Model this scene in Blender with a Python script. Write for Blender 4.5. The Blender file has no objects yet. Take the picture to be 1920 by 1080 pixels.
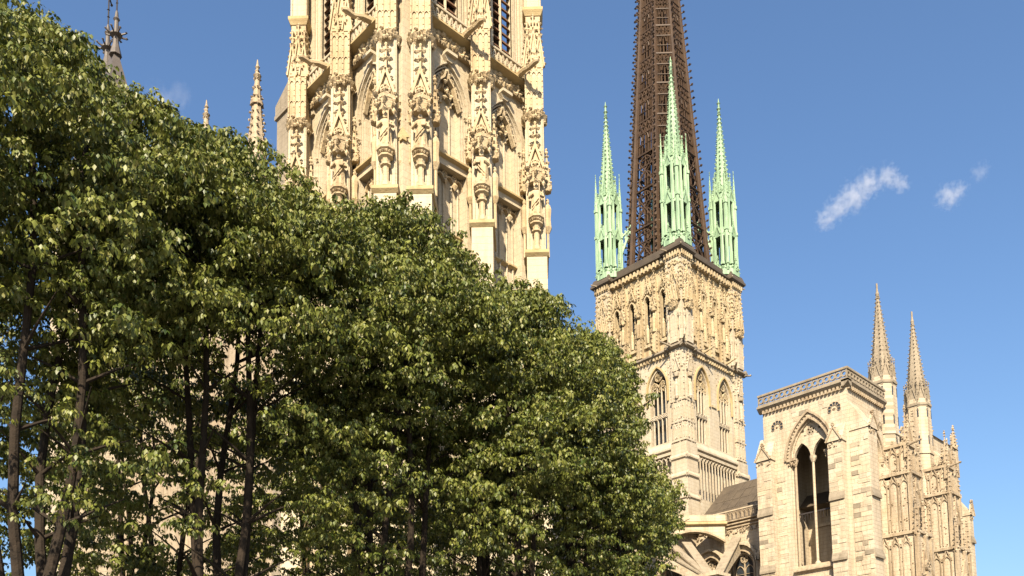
import bpy, math, random
import numpy as np
from math import pi, sin, cos, radians, sqrt, acos, atan2
from mathutils import Matrix, Vector
rnd = random.Random(7)
sc = bpy.context.scene
COL = sc.collection

# ------------------------------------------------------------------ camera
EYE = 1.7
YAW, PITCH, ROLL = radians(46.088), radians(5.715), radians(-0.830)
FPX, PX, PY = 1705.3, 960.0, 1267.6          # focal length and optical axis, in pixels of the 1920 wide photograph
F_ = Vector((cos(YAW)*cos(PITCH), sin(YAW)*cos(PITCH), sin(PITCH)))
R0 = Vector((sin(YAW), -cos(YAW), 0)); U0 = R0.cross(F_)
R_ = cos(ROLL)*R0 + sin(ROLL)*U0; U_ = -sin(ROLL)*R0 + cos(ROLL)*U0
cd = bpy.data.cameras.new('camera'); cam = bpy.data.objects.new('camera', cd); COL.objects.link(cam)
cam.matrix_world = Matrix(((R_.x, U_.x, -F_.x, 0), (R_.y, U_.y, -F_.y, 0), (R_.z, U_.z, -F_.z, EYE), (0, 0, 0, 1)))
cd.sensor_width = 36; cd.lens = 36*FPX/1920
cd.shift_x = (960-PX)/1920; cd.shift_y = (PY-540)/1920
cd.clip_start = .1; cd.clip_end = 20000
sc.camera = cam
def ray(x, y): return F_ + R_*((x-PX)/FPX) + U_*((PY-y)/FPX)
def onx(x, y, X): d = ray(x, y); return Vector((0, 0, EYE)) + d*(X/d.x)
def ony(x, y, Y): d = ray(x, y); return Vector((0, 0, EYE)) + d*(Y/d.y)
def onz(x, y, Z): d = ray(x, y); return Vector((0, 0, EYE)) + d*((Z-EYE)/d.z)

# ------------------------------------------------------------------ light
SUN_AZ, SUN_EL = radians(219), radians(38)       # azimuth counter-clockwise from +X
w = bpy.data.worlds.new('World'); sc.world = w; w.use_nodes = True
nt = w.node_tree; bg = nt.nodes['Background']
sky = nt.nodes.new('ShaderNodeTexSky'); sky.sky_type = 'NISHITA'; sky.sun_disc = False
sky.sun_elevation = SUN_EL; sky.sun_rotation = radians(90) - SUN_AZ
sky.altitude = 0; sky.air_density = 1.3; sky.dust_density = 2.0; sky.ozone_density = 7.0
nt.links.new(sky.outputs[0], bg.inputs[0]); bg.inputs[1].default_value = 0.0715
sd = bpy.data.lights.new('sun', 'SUN'); sd.energy = 4.8; sd.angle = radians(.53); sd.color = (1, .87, .67)
sun = bpy.data.objects.new('sun', sd); COL.objects.link(sun)
sdir = Vector((cos(SUN_EL)*cos(SUN_AZ), cos(SUN_EL)*sin(SUN_AZ), sin(SUN_EL)))
sun.rotation_euler = sdir.to_track_quat('Z', 'Y').to_euler()
sc.view_settings.view_transform = 'Standard'; sc.view_settings.look = 'None'
sc.view_settings.exposure = 1.43; sc.view_settings.gamma = 1
sc.cycles.use_denoising = True
sc.cycles.max_bounces = 6; sc.cycles.diffuse_bounces = 2; sc.cycles.transparent_max_bounces = 6
sc.cycles.volume_bounces = 3; sc.cycles.volume_step_rate = 1; sc.cycles.volume_max_steps = 64

# ------------------------------------------------------------------ materials
MATS = {}
def nodes(m):
    m.use_nodes = True; t = m.node_tree
    return t, t.nodes['Principled BSDF']
def N(t, typ, **k):
    n = t.nodes.new('ShaderNode'+typ)
    for a, b in k.items(): setattr(n, a, b)
    return n
def mixc(t, fac, a, b, mode='MIX'):
    n = N(t, 'Mix', data_type='RGBA', blend_type=mode)
    for s, v in ((n.inputs[0], fac), (n.inputs[6], a), (n.inputs[7], b)):
        if hasattr(v, 'links') or hasattr(v, 'is_output'): t.links.new(v, s)
        elif isinstance(v, (int, float)): s.default_value = v
        else: s.default_value = (*v, 1)
    return n.outputs[2]
def ramp(t, src, a, b):
    n = N(t, 'MapRange'); t.links.new(src, n.inputs[0]); n.inputs[1].default_value = a; n.inputs[2].default_value = b
    return n.outputs[0]
def noise(t, vec, scale, detail=4, rough=.6):
    n = N(t, 'TexNoise'); t.links.new(vec, n.inputs['Vector'])
    n.inputs['Scale'].default_value = scale; n.inputs['Detail'].default_value = detail; n.inputs['Roughness'].default_value = rough
    return n.outputs[0]
def stone(name, base, stain, dark, course=.42, joint=.35, stain_amt=.6, dark_amt=.5, bump=.5, rough=.85):
    m = bpy.data.materials.new(name); t, b = nodes(m)
    geo = N(t, 'NewGeometry'); sep = N(t, 'SeparateXYZ'); t.links.new(geo.outputs['Position'], sep.inputs[0])
    add = N(t, 'Math', operation='ADD'); t.links.new(sep.outputs[0], add.inputs[0]); t.links.new(sep.outputs[1], add.inputs[1])
    uv = N(t, 'CombineXYZ'); t.links.new(add.outputs[0], uv.inputs[0]); t.links.new(sep.outputs[2], uv.inputs[1])
    br = N(t, 'TexBrick'); t.links.new(uv.outputs[0], br.inputs[0])
    br.inputs['Scale'].default_value = 1; br.inputs['Brick Width'].default_value = course*2.1; br.inputs['Row Height'].default_value = course
    br.inputs['Mortar Size'].default_value = .018; br.inputs['Mortar Smooth'].default_value = .4; br.inputs['Bias'].default_value = 0
    br.inputs['Color1'].default_value = (.0, .0, .0, 1); br.inputs['Color2'].default_value = (1, 1, 1, 1); br.inputs['Mortar'].default_value = (.5, .5, .5, 1)
    pos = geo.outputs['Position']
    n1 = noise(t, pos, .35, 5, .62); n2 = noise(t, pos, 2.2, 5, .65)
    mp = N(t, 'Mapping'); t.links.new(pos, mp.inputs[0]); mp.inputs['Scale'].default_value = (1.3, 1.3, .12)
    n3 = noise(t, mp.outputs[0], 1.0, 5, .65); n4 = noise(t, pos, 9, 3, .6)
    c = mixc(t, ramp(t, br.outputs['Color'], -0.2, 3.2), base, stain)
    f = N(t, 'Math', operation='MULTIPLY'); t.links.new(ramp(t, n1, .42, .68), f.inputs[0]); f.inputs[1].default_value = stain_amt
    c = mixc(t, f.outputs[0], c, stain)
    f = N(t, 'Math', operation='MULTIPLY'); t.links.new(ramp(t, n3, .47, .70), f.inputs[0]); f.inputs[1].default_value = dark_amt
    c = mixc(t, f.outputs[0], c, dark)
    f = N(t, 'Math', operation='MULTIPLY'); t.links.new(ramp(t, n2, .55, .8), f.inputs[0]); f.inputs[1].default_value = dark_amt*.7
    c = mixc(t, f.outputs[0], c, dark)
    jf = N(t, 'Math', operation='MULTIPLY'); t.links.new(br.outputs['Fac'], jf.inputs[0]); jf.inputs[1].default_value = joint
    c = mixc(t, jf.outputs[0], c, tuple(x*.45 for x in dark))
    at = N(t, 'Attribute', attribute_type='OBJECT', attribute_name='tint')
    hs = N(t, 'HueSaturation'); t.links.new(c, hs.inputs['Color'])
    va = N(t, 'Math', operation='ADD'); va.inputs[1].default_value = 1; t.links.new(at.outputs['Fac'], va.inputs[0]); t.links.new(va.outputs[0], hs.inputs['Value'])
    t.links.new(hs.outputs[0], b.inputs['Base Color'])
    b.inputs['Roughness'].default_value = rough; b.inputs['Specular IOR Level'].default_value = .2
    h = N(t, 'Math', operation='MULTIPLY_ADD'); t.links.new(n4, h.inputs[0]); h.inputs[1].default_value = .6; t.links.new(n2, h.inputs[2])
    h2 = N(t, 'Math', operation='SUBTRACT'); t.links.new(h.outputs[0], h2.inputs[0]); t.links.new(jf.outputs[0], h2.inputs[1])
    bp = N(t, 'Bump'); bp.inputs['Strength'].default_value = bump; bp.inputs['Distance'].default_value = .06
    t.links.new(h2.outputs[0], bp.inputs['Height']); t.links.new(bp.outputs[0], b.inputs['Normal'])
    MATS[name] = m; return m
def plain(name, base, alt, scale, rough=.7, metal=0, bump=.3, spec=.3, streak=False):
    m = bpy.data.materials.new(name); t, b = nodes(m)
    geo = N(t, 'NewGeometry'); pv = geo.outputs['Position']
    if streak:
        mp = N(t, 'Mapping'); t.links.new(pv, mp.inputs[0]); mp.inputs['Scale'].default_value = (1.8, 1.8, .22); pv = mp.outputs[0]
    n1 = noise(t, pv, scale, 5, .65)
    c = mixc(t, ramp(t, n1, .38, .72), base, alt)
    t.links.new(c, b.inputs['Base Color']); b.inputs['Roughness'].default_value = rough; b.inputs['Metallic'].default_value = metal
    b.inputs['Specular IOR Level'].default_value = spec
    bp = N(t, 'Bump'); bp.inputs['Strength'].default_value = bump; bp.inputs['Distance'].default_value = .05
    t.links.new(n1, bp.inputs['Height']); t.links.new(bp.outputs[0], b.inputs['Normal'])
    MATS[name] = m; return m
CREAM = stone('cream_limestone', (.435, .370, .270), (.40, .325, .212), (.275, .215, .132), .45, .3, .6, .5)
CARVED = stone('carved_limestone', (0.423, 0.344, 0.228), (0.373, 0.270, 0.137), (0.183, 0.116, 0.058), .5, .08, .55, .6, .8)
LICHEN = stone('lichened_ledge', (.40, .315, .175), (.33, .235, .105), (.22, .145, .065), .9, .1, .6, .5)
GOLD = stone('weathered_gold_limestone', (.425, .35, .228), (.37, .275, .15), (.15, .098, .05), .5, .12, .6, .8, .8)
PALE = stone('pale_limestone', (.415, .362, .278), (.37, .297, .198), (.24, .18, .11), .45, .3, .6, .5)
TAN = stone('tan_limestone', (.445, .378, .285), (.38, .30, .198), (.215, .162, .105), .40, .45, .7, .7)
TANC = stone('tan_carved_limestone', (.35, .287, .205), (.30, .225, .14), (.16, .112, .068), .45, .15, .7, .85, .8)
GREYST = stone('grey_limestone', (.27, .225, .165), (.21, .17, .12), (.12, .095, .065), .45, .3, .6, .6)
COPPER = plain('verdigris_copper', (.285, .40, .25), (.10, .165, .10), 1.6, .65, 0, .4, .3, True)
IRON = plain('rust_brown_iron', (.062, .036, .019), (.034, .020, .012), .8, .6, .0, .3)
DARKIRON = plain('dark_wrought_iron', (.025, .022, .022), (.04, .033, .03), 1.5, .5, .0)
LEAD = plain('lead_roof', (.085, .066, .046), (.055, .043, .032), .7, .6, 0, .3)
SLATE = plain('slate_roof', (.10, .083, .07), (.07, .06, .052), 1.2, .55, 0, .4)
LOUVRE = plain('louvre_timber', (.12, .06, .03), (.08, .045, .025), 2, .8)
GLASS_AND_SHADE = plain('leaded_glass_and_painted_shade', (.02, .024, .03), (.035, .04, .045), 6, .25, 0, .4, .5)  # window panes; also painted shade for medallion petals and crossing tower core
BARK = plain('lime_bark', (.030, .021, .014), (.013, .010, .007), 6, .9, 0, .8, .2)
PAVE = plain('stone_paving', (.13, .12, .105), (.10, .092, .08), .8, .85, 0, .3)

# ------------------------------------------------------------------ mesh builder
class MB:
    def __init__(s): s.v = []; s.f = []
    def add(s, v, f):
        o = len(s.v); s.v += v; s.f += [tuple(i+o for i in q) for q in f]; return s
    def box(s, x0, x1, y0, y1, z0, z1):
        return s.add([(x0,y0,z0),(x1,y0,z0),(x1,y1,z0),(x0,y1,z0),(x0,y0,z1),(x1,y0,z1),(x1,y1,z1),(x0,y1,z1)],
                     [(3,2,1,0),(4,5,6,7),(0,1,5,4),(1,2,6,5),(2,3,7,6),(3,0,4,7)])
    def prism(s, p, y0, y1):                      # polygon in x,z pushed from y0 to y1
        n = len(p)
        return s.add([(x,y0,z) for x,z in p]+[(x,y1,z) for x,z in p],
                     [tuple(range(n)), tuple(range(2*n-1, n-1, -1))]+[(i, i+n, (i+1)%n+n, (i+1)%n) for i in range(n)])
    def prismx(s, p, x0, x1):                     # polygon in y,z pushed along x
        n = len(p)
        return s.add([(x0,y,z) for y,z in p]+[(x1,y,z) for y,z in p],
                     [tuple(range(n)), tuple(range(2*n-1, n-1, -1))]+[(i, i+n, (i+1)%n+n, (i+1)%n) for i in range(n)])
    def fru(s, cx, cy, z0, r0, z1, r1, n=8, rot=None):
        rot = pi/n if rot is None else rot
        v = [(cx+r*cos(rot+2*pi*i/n), cy+r*sin(rot+2*pi*i/n), z) for z, r in ((z0,r0),(z1,r1)) for i in range(n)]
        return s.add(v, [tuple(range(n-1,-1,-1)), tuple(range(n,2*n))]+[(i,(i+1)%n,(i+1)%n+n,i+n) for i in range(n)])
    def lathe(s, cx, cy, prof, n=8, rot=None):
        rot = pi/n if rot is None else rot
        v = []; f = []
        for z, r in prof: v += [(cx+r*cos(rot+2*pi*i/n), cy+r*sin(rot+2*pi*i/n), z) for i in range(n)]
        for k in range(len(prof)-1): f += [(k*n+i, k*n+(i+1)%n, (k+1)*n+(i+1)%n, (k+1)*n+i) for i in range(n)]
        f += [tuple(range(n-1,-1,-1)), tuple(range((len(prof)-1)*n, len(prof)*n))]
        return s.add(v, f)
    def tube(s, pts, rad, n=6):
        pts = [Vector(p) for p in pts]; m = len(pts)
        if not hasattr(rad, '__len__'): rad = [rad]*m
        v = []; f = []; a = None
        for i, p in enumerate(pts):
            d = (pts[min(i+1,m-1)]-pts[max(i-1,0)]).normalized()
            if a is None: a = d.orthogonal().normalized()
            else: a = (a-d*a.dot(d)).normalized()
            b = d.cross(a)
            v += [tuple(p+(a*cos(2*pi*k/n)+b*sin(2*pi*k/n))*rad[i]) for k in range(n)]
        for i in range(m-1): f += [(i*n+k, i*n+(k+1)%n, (i+1)*n+(k+1)%n, (i+1)*n+k) for k in range(n)]
        f += [tuple(range(n-1,-1,-1)), tuple(range((m-1)*n, m*n))]
        return s.add(v, f)
    def blob(s, x, y, z, r, sz=1.0):              # one carved knob: a rough, turned octahedron
        a = rnd.random()*1.6; q = []
        for dx, dy, dz in ((1,0,0),(0,1,0),(-1,0,0),(0,-1,0),(0,0,sz),(0,0,-sz)):
            k = r*rnd.uniform(.75, 1.25)
            q.append((x+k*(dx*cos(a)-dy*sin(a)), y+k*(dx*sin(a)+dy*cos(a)), z+k*dz))
        return s.add(q, [(0,1,4),(1,2,4),(2,3,4),(3,0,4),(1,0,5),(2,1,5),(3,2,5),(0,3,5)])
    def carve(s, x0, x1, z0, z1, y, n, r):
        for _ in range(n): s.blob(rnd.uniform(x0,x1), y, rnd.uniform(z0,z1), r*rnd.uniform(.6,1.3), rnd.uniform(.8,1.5))
        return s
    def bar(s, x0, z0, x1, z1, t, y0, y1):        # straight bar in the x,z plane
        dx, dz = x1-x0, z1-z0; L = sqrt(dx*dx+dz*dz); nx, nz = -dz/L*t/2, dx/L*t/2
        return s.prism([(x0+nx,z0+nz),(x0-nx,z0-nz),(x1-nx,z1-nz),(x1+nx,z1+nz)], y0, y1)
    def band(s, a, b, y0, y1):                    # strip between two point lists in x,z, pushed in y
        for i in range(len(a)-1): s.prism([a[i], b[i], b[i+1], a[i+1]], y0, y1)
        return s
    def ring(s, cx, cz, r0, r1, y0, y1, n=12):
        a = [(cx+r0*cos(2*pi*i/n), cz+r0*sin(2*pi*i/n)) for i in range(n+1)]
        b = [(cx+r1*cos(2*pi*i/n), cz+r1*sin(2*pi*i/n)) for i in range(n+1)]
        return s.band(a, b, y0, y1)
    def foil(s, cx, cz, r, k, t, y0, y1):         # pierced multifoil
        for i in range(k):
            a = 2*pi*i/k+pi/2
            s.ring(cx+r*.58*cos(a), cz+r*.58*sin(a), r*.36, r*.36+t, y0, y1, 8)
        return s.ring(cx, cz, r, r+t*1.2, y0, y1, 14)
    def archband(s, cx, w, zs, k, t, y0, y1, z0=None, n=6):
        a = arch(cx, w, zs, k, 0, n); b = arch(cx, w, zs, k, t, n)
        if z0 is not None: a = [(a[0][0], z0)]+a+[(a[-1][0], z0)]; b = [(b[0][0], z0)]+b+[(b[-1][0], z0)]
        return s.band(a, b, y0, y1)
    def archwall(s, x0, x1, z0, z1, cx, w, sill, zs, k, y0, y1, n=7):
        a = arch(cx, w, zs, k, 0, n); h = len(a)//2; L = a[:h+1]; Rr = a[h:]
        ap = a[h][1]
        s.box(x0, cx-w, y0, y1, z0, zs); s.box(cx+w, x1, y0, y1, z0, zs)
        if sill > z0: s.box(cx-w, cx+w, y0, y1, z0, sill)
        for i in range(h):
            p, q = L[i], L[i+1]; s.prism([(x0,p[1]), p, q, (x0,q[1])], y0, y1)
            p, q = Rr[i], Rr[i+1]; s.prism([p, (x1,p[1]), (x1,q[1]), q], y0, y1)
        if z1 > ap: s.box(x0, x1, y0, y1, ap, z1)
        return s
    def spire(s, cx, cy, z0, z1, r, n=8, rows=8, cs=.12, rot=None, tip=.08):
        rot = pi/n if rot is None else rot
        s.fru(cx, cy, z0, r, z1, r*tip, n, rot)
        for j in range(rows):
            k = (j+.5)/rows; rr = r*(1-k*(1-tip)); z = z0+(z1-z0)*k
            for i in range(n):
                a = rot+2*pi*i/n
                s.blob(cx+(rr+cs*.5)*cos(a), cy+(rr+cs*.5)*sin(a), z, cs*(1-.4*k))
        for dz, q in ((0,1.3),(cs*2.2,.9)): s.blob(cx, cy, z1+dz, cs*q+r*tip*.7, 1.4)
        return s
    def gable(s, cx, z0, w, h, y0, y1, t, crock=5, cs=.12, fill=True, fin=.5):
        for sg in (-1, 1):
            s.bar(cx+sg*w, z0, cx, z0+h, t, y0, y1)
            for i in range(crock):
                k = (i+.5)/crock; s.blob(cx+sg*(w*(1-k)+cs*.6), (y0+y1)/2, z0+h*k+cs*.5, cs)
        if fill: s.prism([(cx-w*.92,z0),(cx+w*.92,z0),(cx,z0+h*.92)], y0+(y1-y0)*.55, y1)
        if fin:
            s.box(cx-cs*.4, cx+cs*.4, (y0+y1)/2-cs*.4, (y0+y1)/2+cs*.4, z0+h*.95, z0+h+fin)
            for q in (.45, .95):
                for dx in (-1, 1): s.blob(cx+dx*cs*.8, (y0+y1)/2, z0+h+fin*q, cs*(1.25-.5*q))
            s.blob(cx, (y0+y1)/2, z0+h+fin*1.1, cs*.9, 1.5)
        return s
    def pinnacle(s, cx, cy, z0, zs, z1, r, rows=6, cs=.1):
        s.fru(cx, cy, z0, r*1.2, zs, r*1.1, 4)
        for i in range(4):
            a = i*pi/2; s.blob(cx+r*.8*cos(a), cy+r*.8*sin(a), zs, cs*1.3, 1.6)
        return s.spire(cx, cy, zs, z1, r, 4, rows, cs)
    def mesh(s, name, mat):
        me = bpy.data.meshes.new(name); me.from_pydata(s.v, [], s.f); me.materials.append(mat); return me
def arch(cx, w, zs, k, d=0, n=6):
    R = k*w+d; o = k*w-w; e = acos(o/R); P = []
    for i in range(n+1):
        a = pi-e*i/n; P.append((cx+o+R*cos(a), zs+R*sin(a)))
    return P+[(2*cx-x, z) for x, z in reversed(P[:-1])]
def apex(w, zs, k): return zs+sqrt((k*w)**2-(k*w-w)**2)

# ------------------------------------------------------------------ objects
def link(o, parent=None, loc=(0,0,0), rz=0):
    COL.objects.link(o); o.location = loc; o.rotation_euler = (0, 0, rz)
    if parent is not None: o.parent = parent
    return o
def ob(name, geo, mat=None, parent=None, loc=(0,0,0), rz=0):
    me = geo.mesh(name, mat) if isinstance(geo, MB) else geo
    return link(bpy.data.objects.new(name, me), parent, loc, rz)
def thing(name, label, cat, loc=(0,0,0), rz=0, group=None):
    o = link(bpy.data.objects.new(name, None), None, loc, rz); return tag(o, label, cat, group)
def stuff(o): o['kind'] = 'stuff'; return o
def tag(o, label, cat, group=None):
    o['label'] = label; o['category'] = cat
    if group: o['group'] = group
    return o
KIDS = {}
def tree_copy(o, parent, loc, rz):
    c = o.copy(); COL.objects.link(c); c.parent = parent; c.location = loc; c.rotation_euler = (0, 0, rz)
    for k in o.children:
        q = k.copy(); COL.objects.link(q); q.parent = c
        for g in k.children:
            r = g.copy(); COL.objects.link(r); r.parent = q
    return c
S_, W_, E_, NN = 0.0, -pi/2, pi/2, pi        # facing: south, west, east, north

# ------------------------------------------------------------------ ground
g = ob('ground', MB().add([(-900,-900,0),(900,-900,0),(900,900,0),(-900,900,0)], [(0,1,2,3)]), PAVE); g['kind'] = 'structure'
# ------------------------------------------------------------------ the near bell tower
BX, BY = 37.65, 47.75                           # its centre
bt = thing('bell_tower', 'tall cream Gothic bell tower with statues and pinnacles rising behind the trees', 'tower', (BX, BY, 0))
BW, BP = 5.1, 6.55                            # wall plane, pier plane
core = MB()
core.box(-5.05, 5.05, -5.05, 5.05, 0, 25.8); core.box(-5.1, 5.1, -5.1, 5.1, 47.6, 48.8)
core.box(-4.4, 4.4, -4.4, 5.1, 25.8, 47.6)
ob('inner_wall', core, CREAM, bt)
up = MB().box(-4.2, 4.2, -4.2, 4.2, 48.8, 74)
ob('belfry_core', up, LOUVRE, bt)
top = MB().box(-5.7, 5.7, -5.7, 5.7, 48.3, 48.85)
ob('roof_terrace', top, LEAD, bt)
# one pier, shared by all faces; local y=0 is the wall plane
def bell_pier():
    m = MB()
    m.box(-.68, .68, -1.6, 1.2, -1, 35.6); m.prismx([(-1.6,20),(-1.85,20),(-1.85,20.3),(-1.6,20.7)], -.8, .8)
    m.prismx([(-1.6,9),(-1.95,9),(-1.95,9.4),(-1.6,9.9)], -.85, .85)
    p = ob('pier', m, CREAM, bt)
    u = MB(); u.box(-.62, .62, -1.0, 1.1, 35.9, 46.4)
    for x in (-.62, .62):
        u.tube([(x*.8,-1.0,36),(x*.8,-1.0,46.3)], .07, 6); u.box(x-.04, x+.04, -.55, -.45, 36, 46)
    u.box(-.3, -.22, -1.06, -1.0, 36, 37.6); u.box(.22, .3, -1.06, -1.0, 36, 37.6)
    ob('upper_shaft', u, CREAM, p)
    l = MB().prismx([(-1.62,35.35),(-1.8,35.55),(-1.8,35.75),(-1.2,35.98),(1.2,35.98),(1.2,35.35)], -.80, .80)
    ob('ledge', l, LICHEN, p)
    c = MB(); c.lathe(0, -1.3, [(35.9,.34),(36.2,.3),(36.25,.2),(37.2,.2),(37.25,.33),(37.35,.33),(37.4,.24),(37.65,.3),(37.75,.46),(37.85,.46),(37.9,.34),(38.1,.5),(38.15,.58),(38.32,.58),(38.36,.3)], 8)
    for i in range(14):
        a = 2*pi*i/14; c.blob(.44*cos(a), -1.3+.44*sin(a), 38.0, .1)
    ob('corbel', c, CARVED, p)
    k = MB(); k.fru(0, -1.2, 40.75, .5, 41.4, .62, 6); k.fru(0, -1.2, 41.4, .66, 41.6, .7, 6)
    for i in range(6):
        a = pi/6+2*pi*i/6; x, y = .62*cos(a), -1.2+.62*sin(a)
        k.blob(x, y, 40.6, .15, 1.6); k.blob(x, y, 41.3, .17, 1.2); k.blob(x*1.15, y-.06, 41.75, .16); k.blob(x*.9, y, 40.95, .13)
    for i in range(16): k.blob(rnd.uniform(-.6,.6), -1.2-rnd.uniform(.2,.6), rnd.uniform(40.7,41.9), .13)
    ob('canopy', k, CARVED, p)
    gb = MB().gable(0, 41.5, .66, 2.0, -1.5, -1.1, .17, 4, .15, True, 1.5)
    gb.foil(0, 42.05, .26, 3, .06, -1.55, -1.45)
    for z in (43.4, 44.1, 44.8):
        for dx in (-.24, .24, -.1, .1): gb.blob(dx, -1.35, z+rnd.uniform(-.1,.1), .16)
    ob('gablet', gb, CARVED, p)
    for sg in (-1, 1):
        f = MB()                                # small saint on the pier's flank under its own hood
        f.tube([(sg*.8,-.35,36),(sg*.8,-.35,37.8)], .1, 6); f.fru(sg*.8, -.35, 37.7, .12, 38.1, .3, 6); f.lathe(sg*.8, -.35, [(38.1,.26),(38.7,.22),(39.4,.28),(39.7,.2),(39.85,.09),(39.95,.13),(40.15,.11),(40.25,.03)], 7)
        f.fru(sg*.8, -.35, 40.7, .3, 41.1, .38, 6); f.spire(sg*.8, -.35, 41.1, 43.6, .28, 6, 5, .11)
        for i in range(10): f.blob(sg*.8+rnd.uniform(-.3,.3), -.35+rnd.uniform(-.3,.3), rnd.uniform(40.6,41.4), .11)
        ob('flank_niche', f, CARVED, p)
    t = MB(); t.box(-.58, .58, -1.15, 1.0, 45.9, 49.3); t.fru(0, -.5, 45.3, .55, 46.0, .98, 8)
    for i in range(34):
        a = rnd.uniform(pi*1.0, pi*2.0); t.blob(.78*cos(a), -.55+.8*sin(a), rnd.uniform(45.5,46.3), .15)
    for x in (-.58, -.19, .19, .58):
        t.box(x-.05, x+.05, -1.24, -1.12, 46.3, 49.3)
        for z in np.arange(46.6, 49.2, .42): t.blob(x, -1.22, z, .075)
    for z in np.arange(46.5, 49.2, .45):
        for y in (-1.0, -.5, 0): t.blob(-.6, y, z, .07); t.blob(.6, y, z, .07)
    for x in (-.38, 0, .38): t.archband(x, .13, 47.3, 1.8, .05, -1.22, -1.14, 46.4, 3); t.archband(x, .13, 48.8, 1.8, .05, -1.22, -1.14, 47.9, 3)
    ob('panelled_head', t, CARVED, p)
    h = MB(); h.box(-.5, .5, -.95, .9, 49.3, 53.5)
    for sg in (-1, 0, 1): h.gable(sg*.42, 49.5+.5*(sg==0), .32, 2.4, -1.15, -.9, .1, 6, .12, True, .9)
    h.carve(-.5, .5, 49.3, 53.0, -.98, 30, .11)
    for z in np.arange(49.6, 53, .5):
        for y in (-.8, -.3): h.blob(-.55, y, z, .14); h.blob(.55, y, z, .14)
    ob('crocketed_head', h, CARVED, p)
    hm = MB().fru(0, -.45, 53.4, .78, 53.75, 1.0, 4); hm.fru(0, -.45, 53.75, 1.0, 53.95, 1.0, 4)
    ob('head_moulding', hm, LICHEN, p)
    hs = MB().box(-.5, .5, -.95, .9, 53.9, 66); hs.tube([(-.5,-.95,54),(-.5,-.95,66)], .09); hs.tube([(.5,-.95,54),(.5,-.95,66)], .09)
    ob('belfry_buttress', hs, CREAM, p)
    return p
PIER = bell_pier(); PIERS = []                  # every pier is set diagonally, its front turned to the south-west
PPOS = [(S_, -4.75), (S_, .2), (S_, 5.15), (W_, 5.0), (W_, -.05), (W_, -5.4)]
PIERROT = -pi/4
for rz, u in PPOS:
    m = Matrix.Rotation(rz, 3, 'Z') @ Vector((u, -6.35, .4))
    if not PIERS: PIER.location = m; PIER.rotation_euler.z = PIERROT; PIERS.append(PIER)
    else: PIERS.append(tree_copy(PIER, bt, m, PIERROT))
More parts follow.
